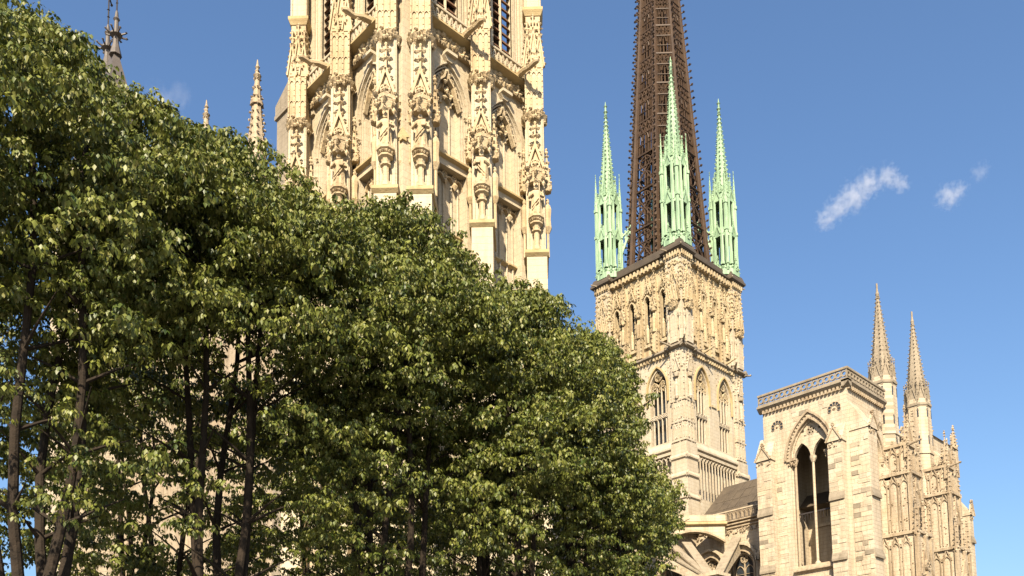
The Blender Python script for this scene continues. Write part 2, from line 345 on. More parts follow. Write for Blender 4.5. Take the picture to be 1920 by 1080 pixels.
# one bay, shared: local x 0 is the bay centre
BC = 2.475
def bell_bay():
    w = MB()
    w.archwall(-BC, BC, 39.8, 48, 0, 1.6, 39.8, 43.6, 2.0, -BW, -4.4)
    w.box(-BC, -1.6, -BW, -4.4, 25, 39.8); w.box(1.6, BC, -BW, -4.4, 25, 39.8); w.box(-BC, BC, -BW, -4.35, 0, 27.5)
    w.box(-1.6, 1.6, -BW, -4.4, 39.3, 39.8)
    wall = ob('bay_wall', w, CREAM, bt, (0,0,0))
    win = ob('window', MB().archwall(-1.7, 1.7, 39.8, 46.9, -.62, .24, 41.6, 43.9, 1.8, -4.42, -4.0, 4), CREAM, bt)
    am = MB().archband(0, 1.62, 43.6, 2.0, .1, -BW-.16, -BW+.1, 40.0); ob('hood_mould', am, CREAM, win)
    cap = MB().box(-.45, .45, -BW-.55, -BW+.1, 46.75, 46.95).prism([(-.45,46.75),(.45,46.75),(.2,46.4),(-.2,46.4)], -BW-.3, -BW+.1); ob('keystone', cap, CREAM, win)
    for q in range(3): ob('arch_moulding', MB().archband(0, 1.5-.13*q, 43.6, 2.0, .08, -BW+.03+.1*q, -4.4, 39.9, 8), CREAM, win)
    for x in (-1.05, -.2, .62):
        mm = MB().tube([(x,-4.5,39.9),(x,-4.5,44.2)], .075, 6); mm.fru(x, -4.5, 43.9, .08, 44.1, .14, 6); mm.fru(x, -4.5, 40.0, .16, 40.3, .1, 6)
        ob('mullion', mm, CREAM, win)
    tr = MB()
    tr.archband(-.62, .4, 43.9, 1.7, .09, -4.7, -4.4, None, 4); tr.archband(.2, .4, 43.9, 1.7, .09, -4.7, -4.4, None, 4); tr.archband(.93, .28, 43.9, 1.7, .08, -4.7, -4.4, None, 4)
    tr.ring(0, 45.35, .3, .42, -4.7, -4.4); tr.foil(-.5, 44.95, .22, 3, .05, -4.7, -4.4); tr.foil(.5, 44.95, .22, 3, .05, -4.7, -4.4)
    ob('tracery', tr, CARVED, win)
    og = MB()                                   # crocketed ogee hanging in the arch head
    for sg in (-1, 1):
        pts = [(sg*1.15,43.7),(sg*.8,44.5),(sg*.6,45.1),(sg*.2,45.5),(0,46.3)]
        for a, b in zip(pts, pts[1:]): og.bar(*a, *b, .12, -5.1, -4.8)
        for i in range(len(pts)-1):
            for q in (.25, .75): og.blob(pts[i][0]*(1-q)+pts[i+1][0]*q+sg*.12, -5.0, pts[i][1]*(1-q)+pts[i+1][1]*q+.1, .16)
    for z in (44.6, 45.2, 45.9, 46.6): og.blob(rnd.uniform(-.12,.12), -5.0, z, .2)
    for z in (41.9, 43.3): og.blob(-1.45, -5.2, z, .13); og.blob(1.45, -5.2, z, .13)
    og.carve(-.7, .7, 44.3, 46.0, -4.75, 10, .12)
    stuff(ob('ogee_crest', og, CARVED, win))
    sl = MB().prismx([(-5.1,39.72),(-5.38,39.82),(-5.38,39.94),(-4.42,40.3),(-4.42,39.72)], -1.7, 1.7); ob('sill', sl, LICHEN, win)
    lo = ob('window', MB().archwall(-1.7, 1.7, 25, 39.4, -.66, .2, 35.5, 37.5, 1.6, -4.42, -4.0, 3), CREAM, bt)
    for x in (-1.35, -1.05, -.28, .1, .75, 1.3):
        ob('mullion', MB().tube([(x,-4.5,27.5),(x,-4.5,38.6)], .07, 6), CREAM, lo)
    tr = MB()
    for x in (-1.1, -.3, .5, 1.25): tr.archband(x, .34, 38.55, 1.5, .09, -4.7, -4.4, None, 4); tr.foil(x+.38, 39.1, .17, 4, .04, -4.7, -4.4)
    for x in (-.7, .1, .9): tr.blob(x, -4.72, 38.6, .17, 1.8); tr.blob(x, -4.72, 38.95, .13)
    ob('tracery', tr, CARVED, lo)
    for x0, x1 in ((-1.6, -.75), (-.5, .05), (.15, .7), (.8, 1.55)):
        ob('string_course', MB().prismx([(-4.42,35.0),(-4.72,35.15),(-4.72,35.25),(-4.42,35.45)], x0, x1), LICHEN, lo)
    ub = ob('window', MB().archwall(-BC, BC, 48, 72, 0, .95, 49.6, 64, 2, -5.1, -4.6, 4), CREAM, bt)
    ob('hood_mould', MB().archband(0, .95, 64, 2, .2, -5.25, -5.0, 49.6), CREAM, ub)
    ob('mullion', MB().tube([(0,-4.95,49.6),(0,-4.95,66)], .1, 6), CREAM, ub)
    for x in (-1.95, -1.65, -1.35, 1.35, 1.65, 1.95): ob('shaft', MB().tube([(x,-5.12,49),(x,-5.12,70)], .09, 6), CREAM, ub)
    for sg in (-1, 1):
        lv = MB()
        for z in np.arange(49.8, 66, .62): lv.prismx([(-5.0,z),(-4.75,z+.42),(-4.6,z+.42),(-4.85,z)], sg*.5-.42, sg*.5+.42)
        ob('louvre', lv, LOUVRE, ub)
    fr = MB().box(-BC, BC, -5.4, -5.0, 47.25, 48.0); fr.carve(-1.75, 1.75, 47.3, 47.9, -5.45, 44, .15)
    ob('frieze', fr, CARVED, bt)
    ob('cornice', MB().prismx([(-5.35,48.0),(-5.95,48.18),(-5.95,48.3),(-5.6,48.42),(-5.05,48.42),(-5.05,48.0)], -BC, BC), LICHEN, bt)
    ba = ob('balustrade', MB().box(-1.95, 1.95, -5.87, -5.65, 49.16, 49.3), CREAM, bt)
    for i in range(10):
        x = -1.75+i*.39
        b = MB().bar(x-.16, 48.42, x, 49.18, .07, -5.82, -5.70); b.bar(x+.16, 48.42, x, 49.18, .07, -5.82, -5.70); b.ring(x, 48.62, .07, .11, -5.81, -5.71, 6)
        ob('baluster', b, CREAM, ba)
    ga = MB().tube([(.9,-5.7,48.45),(.8,-6.5,48.4),(.7,-7.1,48.2),(.68,-7.7,48.25),(.68,-7.95,48.15)], [.26,.2,.17,.2,.1], 7)
    ga.blob(.68, -7.75, 48.42, .12); ga.blob(.6, -7.0, 48.4, .14); ga.blob(.95, -6.3, 48.6, .16); ga.blob(.85, -6.9, 48.0, .12)
    ob('gargoyle', ga, CARVED, bt)
    return [o for o in bt.children if o.name.split('.')[0] in ('bay_wall','window','frieze','cornice','balustrade','gargoyle')]
BAY = bell_bay()
for i, (rz, u) in enumerate(((S_, -2.27), (S_, 2.68), (W_, -2.72), (W_, 2.48))):
    m = Matrix.Rotation(rz, 3, 'Z') @ Vector((u, -.65, .75))
    for o in BAY:
        if i == 0: o.location = m; o.rotation_euler.z = rz
        else: tree_copy(o, bt, m, rz)
for sx, sy in ((-1,-1), (1,-1), (-1,1)):          # infill between the two piers of each corner
    ci = MB().box(min(sx*6.2,sx*5.0), max(sx*6.2,sx*5.0), min(sy*6.2,sy*5.0), max(sy*6.2,sy*5.0), 0, 47.6).box(min(sx*5.95,sx*4.5), max(sx*5.95,sx*4.5), min(sy*5.95,sy*4.5), max(sy*5.95,sy*4.5), 47.6, 73)
    o = ob('corner_infill', ci, CREAM, bt)
    q = MB().box(-6.32, -6.0, -6.32, -6.0, 39.7, 39.9); q.add([(-6.5,-5.9,39.9),(-5.9,-6.5,39.9),(-5.9,-5.9,39.9),(-6.3,-6.3,40.5)], [(0,1,2),(0,1,3),(1,2,3),(2,0,3)])
    q.v = [(-x*sx, -y*sy, z) for x, y, z in q.v]
    ob('infill_cap', q, LICHEN, o)
# stair turret on the north side and its slanting cap
stt = MB().box(-6.3, -3.4, 6.2, 8.9, 0, 49.6); stt.prismx([(6.1,49.6),(9.0,49.6),(9.0,50.4),(7.2,51.4),(6.1,50.6)], -6.4, -3.3)
stt.box(-6.45, -3.3, 6.05, 9.05, 49.3, 49.6)
ob('stair_turret', stt, GREYST, bt)

# ------------------------------------------------------------------ statues on the bell tower
def statue_mesh(seed, hat):
    r = random.Random(seed); m = MB(); n = 18
    prof = [(0,.34,.30),(.08,.36,.32),(.35,.31,.27),(.7,.29,.24),(1.0,.28,.22),(1.2,.30,.21),(1.42,.36,.22),(1.56,.37,.21),(1.66,.27,.17),(1.71,.12,.11),(1.76,.085,.09)]
    ph = r.random()*6
    v = []; f = []
    sway = r.uniform(-.08,.08)
    for j, (z, a, b) in enumerate(prof):
        fold = max(0, 1-z/1.3)
        dx = sway*sin(z/1.75*pi)
        for i in range(n):
            t = 2*pi*i/n; k = 1+.13*fold*sin(7*t+ph+z*1.4)+.05*sin(11*t+ph)*(z < 1.5)
            v.append((dx+a*k*cos(t), b*k*sin(t), z))
    for j in range(len(prof)-1): f += [(j*n+i, j*n+(i+1)%n, (j+1)*n+(i+1)%n, (j+1)*n+i) for i in range(n)]
    f.append(tuple(range(n-1,-1,-1))); f.append(tuple(range((len(prof)-1)*n, len(prof)*n)))
    m.add(v, f)
    m.lathe(0, -.02, [(1.74,.07),(1.80,.115),(1.88,.135),(1.96,.13),(2.03,.09),(2.06,.03)], 10)      # head
    m.blob(0, -.15, 1.885, .035, 1.4)                                                                 # nose
    m.tube([(-.1,-.1,1.82),(0,-.14,1.74),(.1,-.1,1.82)], .05, 5)                                      # beard
    sg = r.choice((-1, 1))
    m.tube([(sg*.34,0,1.55),(sg*.42,-.06,1.25),(sg*.2,-.3,1.22)], [.11,.1,.06], 6)                    # bent arm
    m.tube([(-sg*.34,0,1.55),(-sg*.40,-.1,1.2),(-sg*.16,-.3,1.34)], [.11,.1,.06], 6)
    if r.random() < .6: m.box(sg*.2-.12, sg*.2+.12, -.4, -.3, 1.16, 1.5)                              # book
    else: m.tube([(sg*.2,-.34,.05),(sg*.2,-.34,2.0)], .035, 5)                                        # staff
    if hat == 'mitre': m.prism([(-.13,1.97),(.13,1.97),(.15,2.12),(0,2.38),(-.15,2.12)], -.12, .08)
    if hat == 'crown': m.lathe(0, -.02, [(1.98,.13),(2.02,.15),(2.14,.17),(2.15,.1)], 8)
    for i in range(2):                                                                                # cloak folds falling from the raised arm
        z = .5+i*.22; m.tube([(sg*.33,-.12,z+.75),(sg*.12,-.3,z+.25),(-sg*.25,-.22,z-.2)], .04, 5)
    return m
ST = [statue_mesh(3, 'mitre').mesh('statue', CARVED), statue_mesh(8, 'crown').mesh('statue', CARVED), statue_mesh(21, None).mesh('statue', CARVED)]
STL = {0: (2, 'robed stone statue on the right pier of the corner pair, folds swept sideways'),
       1: (1, 'crowned stone statue on the single pier right of the corner pair'),
       2: (0, 'mitred stone statue on the bell tower\'s right edge pier, beside blue sky'),
       3: (0, 'mitred stone statue on the left pier of the bell tower\'s corner pair'),
       4: (2, 'robed stone statue on the pier left of the corner pair, above leaves'),
       5: (1, 'crowned stone statue low on the bell tower\'s leftmost pier, half behind leaves')}
for n_, (k, lab) in STL.items():
    rz, u = PPOS[n_]; m = Matrix.Rotation(rz, 3, 'Z') @ Vector((u, -6.35, 0))+Matrix.Rotation(PIERROT, 3, 'Z') @ Vector((0, -1.42, 0))
    o = link(bpy.data.objects.new('statue', ST[k]), None, (BX+m.x, BY+m.y, 38.74), PIERROT); o.scale = (1.12, 1.12, 1.06); tag(o, lab, 'statue', 'statues on the bell tower piers')
# ------------------------------------------------------------------ crossing tower
def rot4(src, ks=(0,1,2,3)):
    m = MB()
    for k in ks:
        c, s = round(cos(k*pi/2)), round(sin(k*pi/2)); m.add([(c*x-s*y, s*x+c*y, z) for x, y, z in src.v], src.f)
    return m
LX, LY = 96.9, 69.2
lt = thing('crossing_tower', 'square golden stone crossing tower carrying a brown iron spire and green copper pinnacles', 'tower', (LX, LY, 0))
ob('inner_wall', MB().box(-5.0, 5.0, -5.0, 5.0, 38, 65.5), GLASS_AND_SHADE, lt)  # solid core, its dark colour stands in for the shadowed interior
ob('lower_wall', MB().box(-5.95, 5.95, -5.95, 5.95, 0, 40.2), PALE, lt)
LC = 2.55
def lantern_face():
    parts = []
    w = MB()
    for sg in (-1, 1): w.archwall(min(0,sg*5.6), max(0,sg*5.6), 40.2, 53.2, sg*LC, 1.5, 41.7, 48.9, 2.2, -6.45, -5.75)
    parts.append(ob('window_wall', w, PALE, lt))
    for sg in (-1, 1):
        x0 = sg*LC
        win = ob('window', MB().archband(x0, 1.5, 48.9, 2.2, .2, -6.66, -6.4, 46.9), LICHEN, lt); parts.append(win)
        ob('arch_moulding', MB().archband(x0, 1.32, 48.9, 2.2, .18, -6.38, -5.8, 41.7), PALE, win)
        for x in (-.95, -.32, .32, .95):
            mm = MB().box(x0+x-.065, x0+x+.065, -6.12, -5.95, 41.7, 49.2); mm.tube([(x0+x,-6.12,41.7),(x0+x,-6.12,49.2)], .08, 6)
            ob('mullion', mm, PALE, win)
        t = MB().box(x0-1.35, x0+1.35, -6.2, -5.9, 45.0, 45.35)
        for x in (-1.1, -.64, 0, .64, 1.1): t.foil(x0+x, 45.35, .22, 4, .06, -6.3, -5.95)
        ob('transom', t, PALE, win)
        tr = MB()
        for x in (-.64, .64): tr.archband(x0+x, .6, 48.9, 1.8, .12, -6.25, -5.9, None, 5); tr.foil(x0+x, 49.45, .26, 3, .07, -6.2, -5.95)
        tr.foil(x0, 50.55, .46, 4, .1, -6.25, -5.9)
        for x in (-.95, -.32, .32, .95): tr.archband(x0+x, .26, 48.6, 1.4, .07, -6.2, -5.95, None, 3)
        for q in range(10): tr.blob(x0+rnd.uniform(-.7,.7), -6.15, rnd.uniform(49.6,50.9), .12)
        ob('tracery', tr, GOLD, win)
        sp = MB()
        for q in (-1, 1):
            for z in (50.3, 51.2, 52.2): sp.blob(x0+q*1.75, -6.45, z, .14); sp.blob(x0+q*1.3, -6.45, z+.6, .12)
        stuff(ob('rosettes', sp, GOLD, win))
    parts.append(ob('impost', MB().box(-.5, .5, -6.6, -6.44, 47.0, 47.3), GOLD, lt))
    parts.append(ob('sill_course', MB().prismx([(-6.4,40.2),(-6.9,40.45),(-6.9,40.7),(-6.46,41.5),(-6.2,41.5),(-6.2,40.2)], -5.4, 5.4), PALE, lt))
    a = ob('arcade', MB().box(-5.4, 5.4, -6.75, -6.28, 39.85, 40.2), PALE, lt); parts.append(a)
    for i in range(15):
        x = -4.62+i*.66
        ob('arch', MB().archband(x, .25, 39.2, 1.6, .08, -6.72, -6.28, None, 4), PALE, a)
        ob('colonnette', MB().tube([(x+.33,-6.55,35.5),(x+.33,-6.55,39.3)], .08, 6).fru(x+.33, -6.55, 39.0, .09, 39.25, .17, 6), PALE, a)
    # ledge with a row of little brackets, gargoyles
    l = ob('ledge', MB().prismx([(-6.4,52.8),(-6.95,53.2),(-6.95,53.4),(-6.4,53.75),(-5.8,53.75),(-5.8,52.8)], -5.4, 5.4), GREYST, lt); parts.append(l)
    for i in range(20): ob('bracket', MB().box(-4.85+i*.5, -4.62+i*.5, -6.8, -6.44, 52.62, 52.95), GOLD, l)
    for x in (-2.4, 2.6):
        gg = MB().tube([(x,-6.6,53.5),(x,-7.4,53.6),(x+.1,-8.2,53.85)], [.2,.15,.1], 6); gg.blob(x+.1, -8.25, 53.85, .17)
        parts.append(ob('gargoyle', gg, GOLD, lt))
    # richly carved upper storey
    back = MB()
    for i in range(4): back.archwall(-5+2.5*i, -2.5+2.5*i, 53.7, 64.9, -3.75+2.5*i, .46, 55.4, 61.2, 2.2, -6.15, -5.7, 3)
    parts.append(ob('carved_wall', back, GOLD, lt))
    for i, x in enumerate((-3.75, -2.5, -1.25, 0, 1.25, 2.5, 3.75)):
        big = i % 2 == 1
        s = MB()
        if big:
            s.box(x-.38, x+.38, -6.75, -6.1, 53.7, 56.4); s.fru(x, -6.5, 56.4, .5, 56.7, .56, 6)
            s.box(x-.26, x+.26, -6.6, -6.1, 56.6, 63.4); s.lathe(x, -6.75, [(56.7,.2),(57.3,.24),(58.2,.26),(58.5,.13),(58.75,.14),(58.9,.05)], 7)
            s.fru(x, -6.65, 59.2, .34, 59.6, .44, 6); s.gable(x, 59.6, .42, 1.7, -6.95, -6.6, .12, 4, .14, True, 1.2)
            s.spire(x, -6.5, 61.6, 64.9, .3, 4, 6, .15)
            s.carve(x-.42, x+.42, 59.1, 60.2, -6.9, 9, .13)
            for z in np.arange(54.2, 56.3, .5): s.blob(x-.38, -6.75, z, .13); s.blob(x+.38, -6.75, z, .13)
        else:
            s.archband(x, .42, 61.0, 2.1, .17, -6.45, -6.1, 55.2, 5); s.gable(x, 61.8, .62, 1.7, -6.5, -6.2, .13, 5, .15, False, .9)
            s.carve(x-.6, x+.6, 61.8, 64.3, -6.3, 12, .13); s.box(x-.62, x+.62, -6.45, -6.1, 54.9, 55.3); s.foil(x, 62.4, .24, 4, .07, -6.45, -6.2)
            for z in np.arange(56, 61, .7): s.blob(x-.52, -6.5, z, .13); s.blob(x+.52, -6.5, z, .13)
            s.lathe(x, -6.4, [(55.4,.2),(56.2,.22),(57.2,.24),(57.5,.12),(57.7,.14),(57.9,.05)], 7)
        parts.append(ob('canopied_shaft' if big else 'niche', s, GOLD, lt))
    ct = ob('corbel_table', MB().box(-5.4, 5.4, -6.6, -5.8, 64.9, 65.6), GOLD, lt); parts.append(ct)
    for i in range(16): ob('corbel', MB().box(-4.85+i*.62, -4.57+i*.62, -6.85, -6.58, 64.95, 65.55), GOLD, ct)
    parts.append(ob('cornice', MB().prismx([(-6.5,65.6),(-6.95,65.75),(-6.98,65.95),(-6.4,66.35),(-5.6,66.5),(-5.6,65.6)], -5.4, 5.4), LEAD, lt))
    parts.append(ob('parapet', MB().prismx([(-6.2,66.3),(-6.25,67.2),(-6.1,67.3),(-5.8,67.3),(-5.8,66.3)], -4.9, 4.9), LEAD, lt))
    return parts
LF = lantern_face()
for o in LF: tree_copy(o, lt, (0,0,0), W_)
def shr(m, k):
    m.v = [(x*k, y*k, z) for x, y, z in m.v]; return m
def corner_turret():
    m = MB().box(-1.25, 1.25, -1.25, 1.25, 0, 34); m.box(-1.15, 1.15, -1.15, 1.15, 34, 41); m.box(-.9, .9, -.9, .9, 41, 54); m.box(-1.15, 1.15, -1.15, 1.15, 54, 65)
    p = ob('corner_turret', m, PALE, lt)
    for z, d in ((33.8,.22),(36.6,.14),(38.9,.14)):
        s = MB().prismx([(-1.12,z-.1),(-1.2-d,z+.1),(-1.2-d,z+.3),(-1.12,z+.7)], -1.2-d, 1.2+d)
        ob('string_course', rot4(s), PALE, p)
    s = MB()                                     # panelled stage
    s.box(-.95, .95, -1.0, -.85, 41.2, 53.2)
    for z in (41.2, 43.6, 46.3): s.box(-1.05, 1.05, -1.12, -.9, z, z+.2); s.carve(-.9, .9, z-.4, z+.6, -1.04, 9, .11)
    for x in (-.62, 0, .62): s.box(x-.06, x+.06, -1.1, -.9, 41.3, 53); s.archband(x, .2, 45.4, 1.6, .06, -1.08, -.9, 44.0, 3); s.archband(x, .2, 42.8, 1.6, .06, -1.08, -.9, 41.6, 3)
    s.carve(-.9, .9, 50.4, 53, -1.05, 18, .12); s.gable(0, 50.2, .55, 1.8, -1.25, -.98, .12, 4, .12, True, .7)
    s.lathe(0, -1.2, [(46.6,.16),(46.9,.28),(47.0,.22),(47.6,.22),(48.4,.25),(48.7,.12),(48.95,.14),(49.1,.05)], 7); s.fru(0, -1.15, 49.4, .3, 49.8, .45, 6)
    for z in np.arange(46.8, 53, .8): s.blob(-.97, -.97, z, .13); s.blob(.97, -.97, z, .13)
    ob('panelled_stage', rot4(s), PALE, p)
    ob('ledge', rot4(MB().prismx([(-.9,53.0),(-1.5,53.25),(-1.5,53.45),(-1.1,53.8)], -1.5, 1.5)), GREYST, p)
    s = MB().box(-.62, .62, -1.75, -1.4, 54.0, 57.9); s.box(-.75, .75, -1.85, -1.4, 53.7, 54.1); s.archband(0, .38, 56.8, 1.6, .1, -1.82, -1.72, 54.5, 4)
    for x in (-1.05, 1.05): s.tube([(x,-1.55,54),(x,-1.55,57.6)], .14, 6); s.fru(x, -1.6, 56.9, .15, 57.3, .3, 6); s.fru(x, -1.6, 55.2, .12, 55.7, .28, 6)
    ob('pedestal', rot4(shr(s, .8)), PALE, p)
    s = MB().fru(0, -1.55, 57.9, .5, 58.6, .95, 8)
    for i in range(40): a = rnd.uniform(pi, 2*pi); s.blob(.9*cos(a), -1.5+.75*sin(a), rnd.uniform(58,59.3), .17)
    for x in (-.85, 0, .85): s.gable(x, 59.0+.4*(x==0), .42, 2.2, -1.9, -1.5, .13, 5, .16, True, 1.1)
    ob('canopy', rot4(shr(s, .8)), GOLD, p)
    s = MB().carve(-1.4, 1.4, 59.5, 64.6, -1.48, 26, .15); s.gable(0, 61.5, .7, 2.2, -1.75, -1.4, .14, 6, .15, False, .7)
    for x in (-1.3, 1.3): s.spire(x, -1.4, 60.5, 64.8, .26, 4, 7, .16)
    for x in (-.55, .55): s.ring(x, 64.1, .2, .34, -1.62, -1.4, 8)
    ob('carved_head', rot4(shr(s, .8)), GOLD, p)
    s = MB().box(-1.5, 1.5, -1.55, 1.5, 64.8, 65.6)
    for i in range(6): s.box(-1.45+i*.52, -1.2+i*.52, -1.8, -1.5, 64.95, 65.55)
    ob('corbel_table', rot4(shr(s, .8)), GOLD, p)
    ob('cornice', MB().fru(0, 0, 65.55, 1.95, 65.8, 2.35, 4).fru(0, 0, 65.8, 2.35, 66.1, 2.35, 4).fru(0, 0, 66.1, 2.25, 66.9, 1.9, 4), LEAD, p)
    gg = MB()
    for a in (-2.36, -.4, 2.8):
        gg.tube([(1.2*cos(a),1.2*sin(a),65.8),(2.6*cos(a),2.6*sin(a),65.85)], [.14,.08], 6)
        gg.tube([(1.3*cos(a),1.3*sin(a),53.4),(3.0*cos(a),3.0*sin(a),53.7)], [.18,.1], 6).blob(3.0*cos(a), 3.0*sin(a), 53.75, .16)
    ob('gargoyle', gg, GREYST, p)
    return p
TUR = corner_turret(); TUR.location = (-5.75, -5.75, 0)
tree_copy(TUR, lt, (5.75, -5.75, 0), 0); tree_copy(TUR, lt, (-5.75, 5.75, 0), 0)

# copper pinnacles
def copper_pinnacle():
    b = MB().fru(0, 0, 0, 1.9, .7, 1.9, 8).fru(0, 0, .7, 1.8, 1.5, 1.45, 8)
    for i in range(8):
        a = i*pi/4; b.spire(1.7*cos(a), 1.7*sin(a), .6, 2.3, .24, 4, 3, .11)
        b.blob(1.75*cos(a+.39), 1.75*sin(a+.39), 1.0, .26)
    b.fru(0, 0, 1.4, .62, 12, .5, 8)
    p = ob('copper_pinnacle', b, COPPER, lt)
    for z0, z1, r in ((1.4, 5.9, 1.5), (5.9, 10.6, 1.36)):
        for i in range(8):
            a = pi/8+i*pi/4; x, y = r*cos(a), r*sin(a)
            ob('colonnette', MB().fru(x, y, z0, .25, z1, .21, 6).fru(x, y, z0, .32, z0+.35, .3, 6), COPPER, p)
        g = MB()
        for i in range(8):
            a = i*pi/4; c, s = cos(a), sin(a); q = MB().gable(0, z1-.5, .5, 1.25, -r-.12, -r+.12, .16, 3, .1, True, .45)
            q.box(-.55, .55, -r-.02, -r+.2, z1-.75, z1-.45)
            g.add([(c*x-s*y, s*x+c*y, z) for x, y, z in q.v], q.f)
        g.fru(0, 0, z1-.2, r*.95, z1+.1, r*.95, 8)
        ob('gablet_ring', g, COPPER, p)
    for i in range(4):
        a = pi/4+i*pi/2; x, y = 1.62*cos(a), 1.62*sin(a)
        s = MB().fru(x, y, 1.4, .27, 9.4, .25, 6); s.spire(x, y, 9.4, 14.2, .26, 6, 9, .06)
        for z in (5.9, 9.4): s.fru(x, y, z-.15, .36, z+.2, .36, 6)
        ob('spirelet', s, COPPER, p)
    d = MB().fru(0, 0, 10.6, 1.15, 12.6, .98, 8)
    for i in range(8): a = pi/8+i*pi/4; d.spire(1.12*cos(a), 1.12*sin(a), 11.0, 13.6, .2, 4, 4, .09)
    ob('drum', d, COPPER, p)
    sp = MB().spire(0, 0, 12.4, 22.3, .92, 8, 17, .17, None, .09); sp.lathe(0, 0, [(22.2,.1),(22.6,.12),(22.8,.3),(23.0,.12),(23.4,.14),(23.55,.26),(23.7,.1),(24.2,.03)], 8)
    ob('crocketed_spire', sp, COPPER, p)
    return p
CP = copper_pinnacle(); CP.location = (-5.5, -5.5, 66.6); CP.scale = (1, 1, 1.09)
for x, y in ((5.5,-5.5), (-5.5,5.5), (5.5,5.5)): tree_copy(CP, lt, (x, y, 66.6), 0).scale = (1, 1, 1.09)
for sx, sy in ((-1,-1), (1,-1), (-1,1)):          # copper flyers from pinnacle to spire
    f = MB(); k = sqrt(.5)
    pts = [(4.35-.35*i*.0-(i*.0), z) for i, z in enumerate((0,))]
    lo = [(6.2-1.9*t, 70.0+3.8*sin(t*pi/2)) for t in np.linspace(0, 1, 7)]
    for (r0, z0), (r1, z1) in zip(lo, lo[1:]):
        v = []
        for r, z in ((r0,z0),(r1,z1)):
            for o, zz in ((-.2, z), (.2, z), (.2, z+1.0-.05*r), (-.2, z+1.0-.05*r)): v.append((sx*k*r-sy*o*k, sy*k*r+sx*o*k, zz))
        f.add(v, [(0,1,2,3),(4,5,6,7),(0,1,5,4),(1,2,6,5),(2,3,7,6),(3,0,4,7)])
    for r, z in lo: f.blob(sx*k*r, sy*k*r, z+1.1, .2, 1.5); f.blob(sx*k*r, sy*k*r, z-.15, .2)
    for t in np.linspace(0, 1, 6): r = 6.3-1.9*t; f.blob(sx*k*r, sy*k*r, 73.2+1.9*t, .17, 1.4)
    f.tube([(sx*k*6.3, sy*k*6.3, 72.9), (sx*k*4.4, sy*k*4.4, 74.8)], .16, 5)
    for t in (.2, .45, .7): r = 6.3-1.9*t; f.tube([(sx*k*r, sy*k*r, 70.4+3.8*sin(t*pi/2)), (sx*k*r, sy*k*r, 73+1.9*t)], .09, 5)
    ob('flying_arch', f, COPPER, lt)

# iron spire
spr = ob('iron_spire', MB().fru(0, 0, 66, .42, 138, .2, 8), IRON, lt)
SR = lambda z: 5.62-(z-66)*(5.62-2.9)/39 if z < 105 else max(.2, 2.9-(z-105)*2.75/42)
for i in range(8):
    a = pi/8+i*pi/4; zs = np.linspace(66, 146, 30)
    r = MB().tube([(SR(z)*cos(a), SR(z)*sin(a), z) for z in zs], [.34*(.45+.55*SR(z)/5.6) for z in zs], 6)
    for o in (-.075, .075): r.tube([((SR(z)-.1)*cos(a+o*(5.6/max(SR(z),1))**.3), (SR(z)-.1)*sin(a+o*(5.6/max(SR(z),1))**.3), z) for z in zs], .11, 4)
    ob('rib', r, IRON, spr)
    k = MB()
    for z in np.arange(66.8, 140, 1.0):
        q = SR(z); k.tube([(q*cos(a), q*sin(a), z), ((q+.5)*cos(a), (q+.5)*sin(a), z+.1)], [.11, .08], 4); k.blob((q+.56)*cos(a), (q+.56)*sin(a), z+.14, .22)
    stuff(ob('crocket_row', k, IRON, spr))
def facept(i, u, z, inset=0.0):                  # point on face i of the spire, u from -1 to 1 between the ribs
    a0, a1 = pi/8+i*pi/4, pi/8+(i+1)*pi/4; r = SR(z)-inset; k = (u+1)/2
    return Vector((r*(cos(a0)*(1-k)+cos(a1)*k), r*(sin(a0)*(1-k)+sin(a1)*k), z))
zb = [66.5, 72.5, 78.0, 83.2, 88.1, 92.8, 97.3, 101.6, 105.7, 109.8, 114, 119, 125, 132]
for q, (z0, z1) in enumerate(zip(zb, zb[1:])):
    m = MB(); h = z1-z0; zt = z1-h*.36
    for i in range(8):
        for u in ((0,) if q < 3 else (-.66, -.33, 0, .33, .66)): m.tube([facept(i,u,z0,.1), facept(i,u,z1,.1)], .075 if u else .11, 4)
        for u in ((-.8, .8) if q < 3 else (-.8, -.5, .5, .8)): m.tube([facept(i,u,z0,.1), facept(i,u,z1,.1)], .05, 4)
        for z, t in ((z0,.17), (zt,.11), (z1-h*.18,.08), (z0+h*.3,.06)): m.tube([facept(i,-1,z), facept(i,1,z)], t, 5)
        n = 5
        if q < 3:                                # open ironwork low down: big rings between thin braces
            for zz in (z0+h*.28, z0+h*.72):
                cc = [facept(i, .62*cos(t)*.9, zz+h*.22*sin(t), .05) for t in np.linspace(0, 2*pi, 11)]; m.tube(cc, .09, 4)
            m.tube([facept(i,-1,z0), facept(i,1,z1)], .08, 4); m.tube([facept(i,1,z0), facept(i,-1,z1)], .08, 4)
            continue
        for j in range(n):                       # lattice plates
            u0, u1 = -1+2*j/n, -1+2*(j+1)/n
            m.tube([facept(i,u0,zt), facept(i,u1,z1)], .09, 4); m.tube([facept(i,u1,zt), facept(i,u0,z1)], .09, 4)
            c = facept(i, (u0+u1)/2, (zt+z1)/2); m.blob(c.x, c.y, c.z, .22); c = facept(i, (u0+u1)/2, zt-.3); m.blob(c.x, c.y, c.z, .16)
            c = facept(i, u0, (zt+z1)/2); m.blob(c.x, c.y, c.z, .18)
        for j in range(3):                       # cusped heads under the plates
            u0 = -1+2*j/3; P = [facept(i, u0+.03, zt-h*.22), facept(i, u0+.14, zt-h*.06), facept(i, u0+.33, zt), facept(i, u0+.53, zt-h*.06), facept(i, u0+.64, zt-h*.22)]
            m.tube(P, .08, 4)
    ob('lattice_stage', m, IRON, spr)
st = MB()                                        # spiral stair inside the lattice
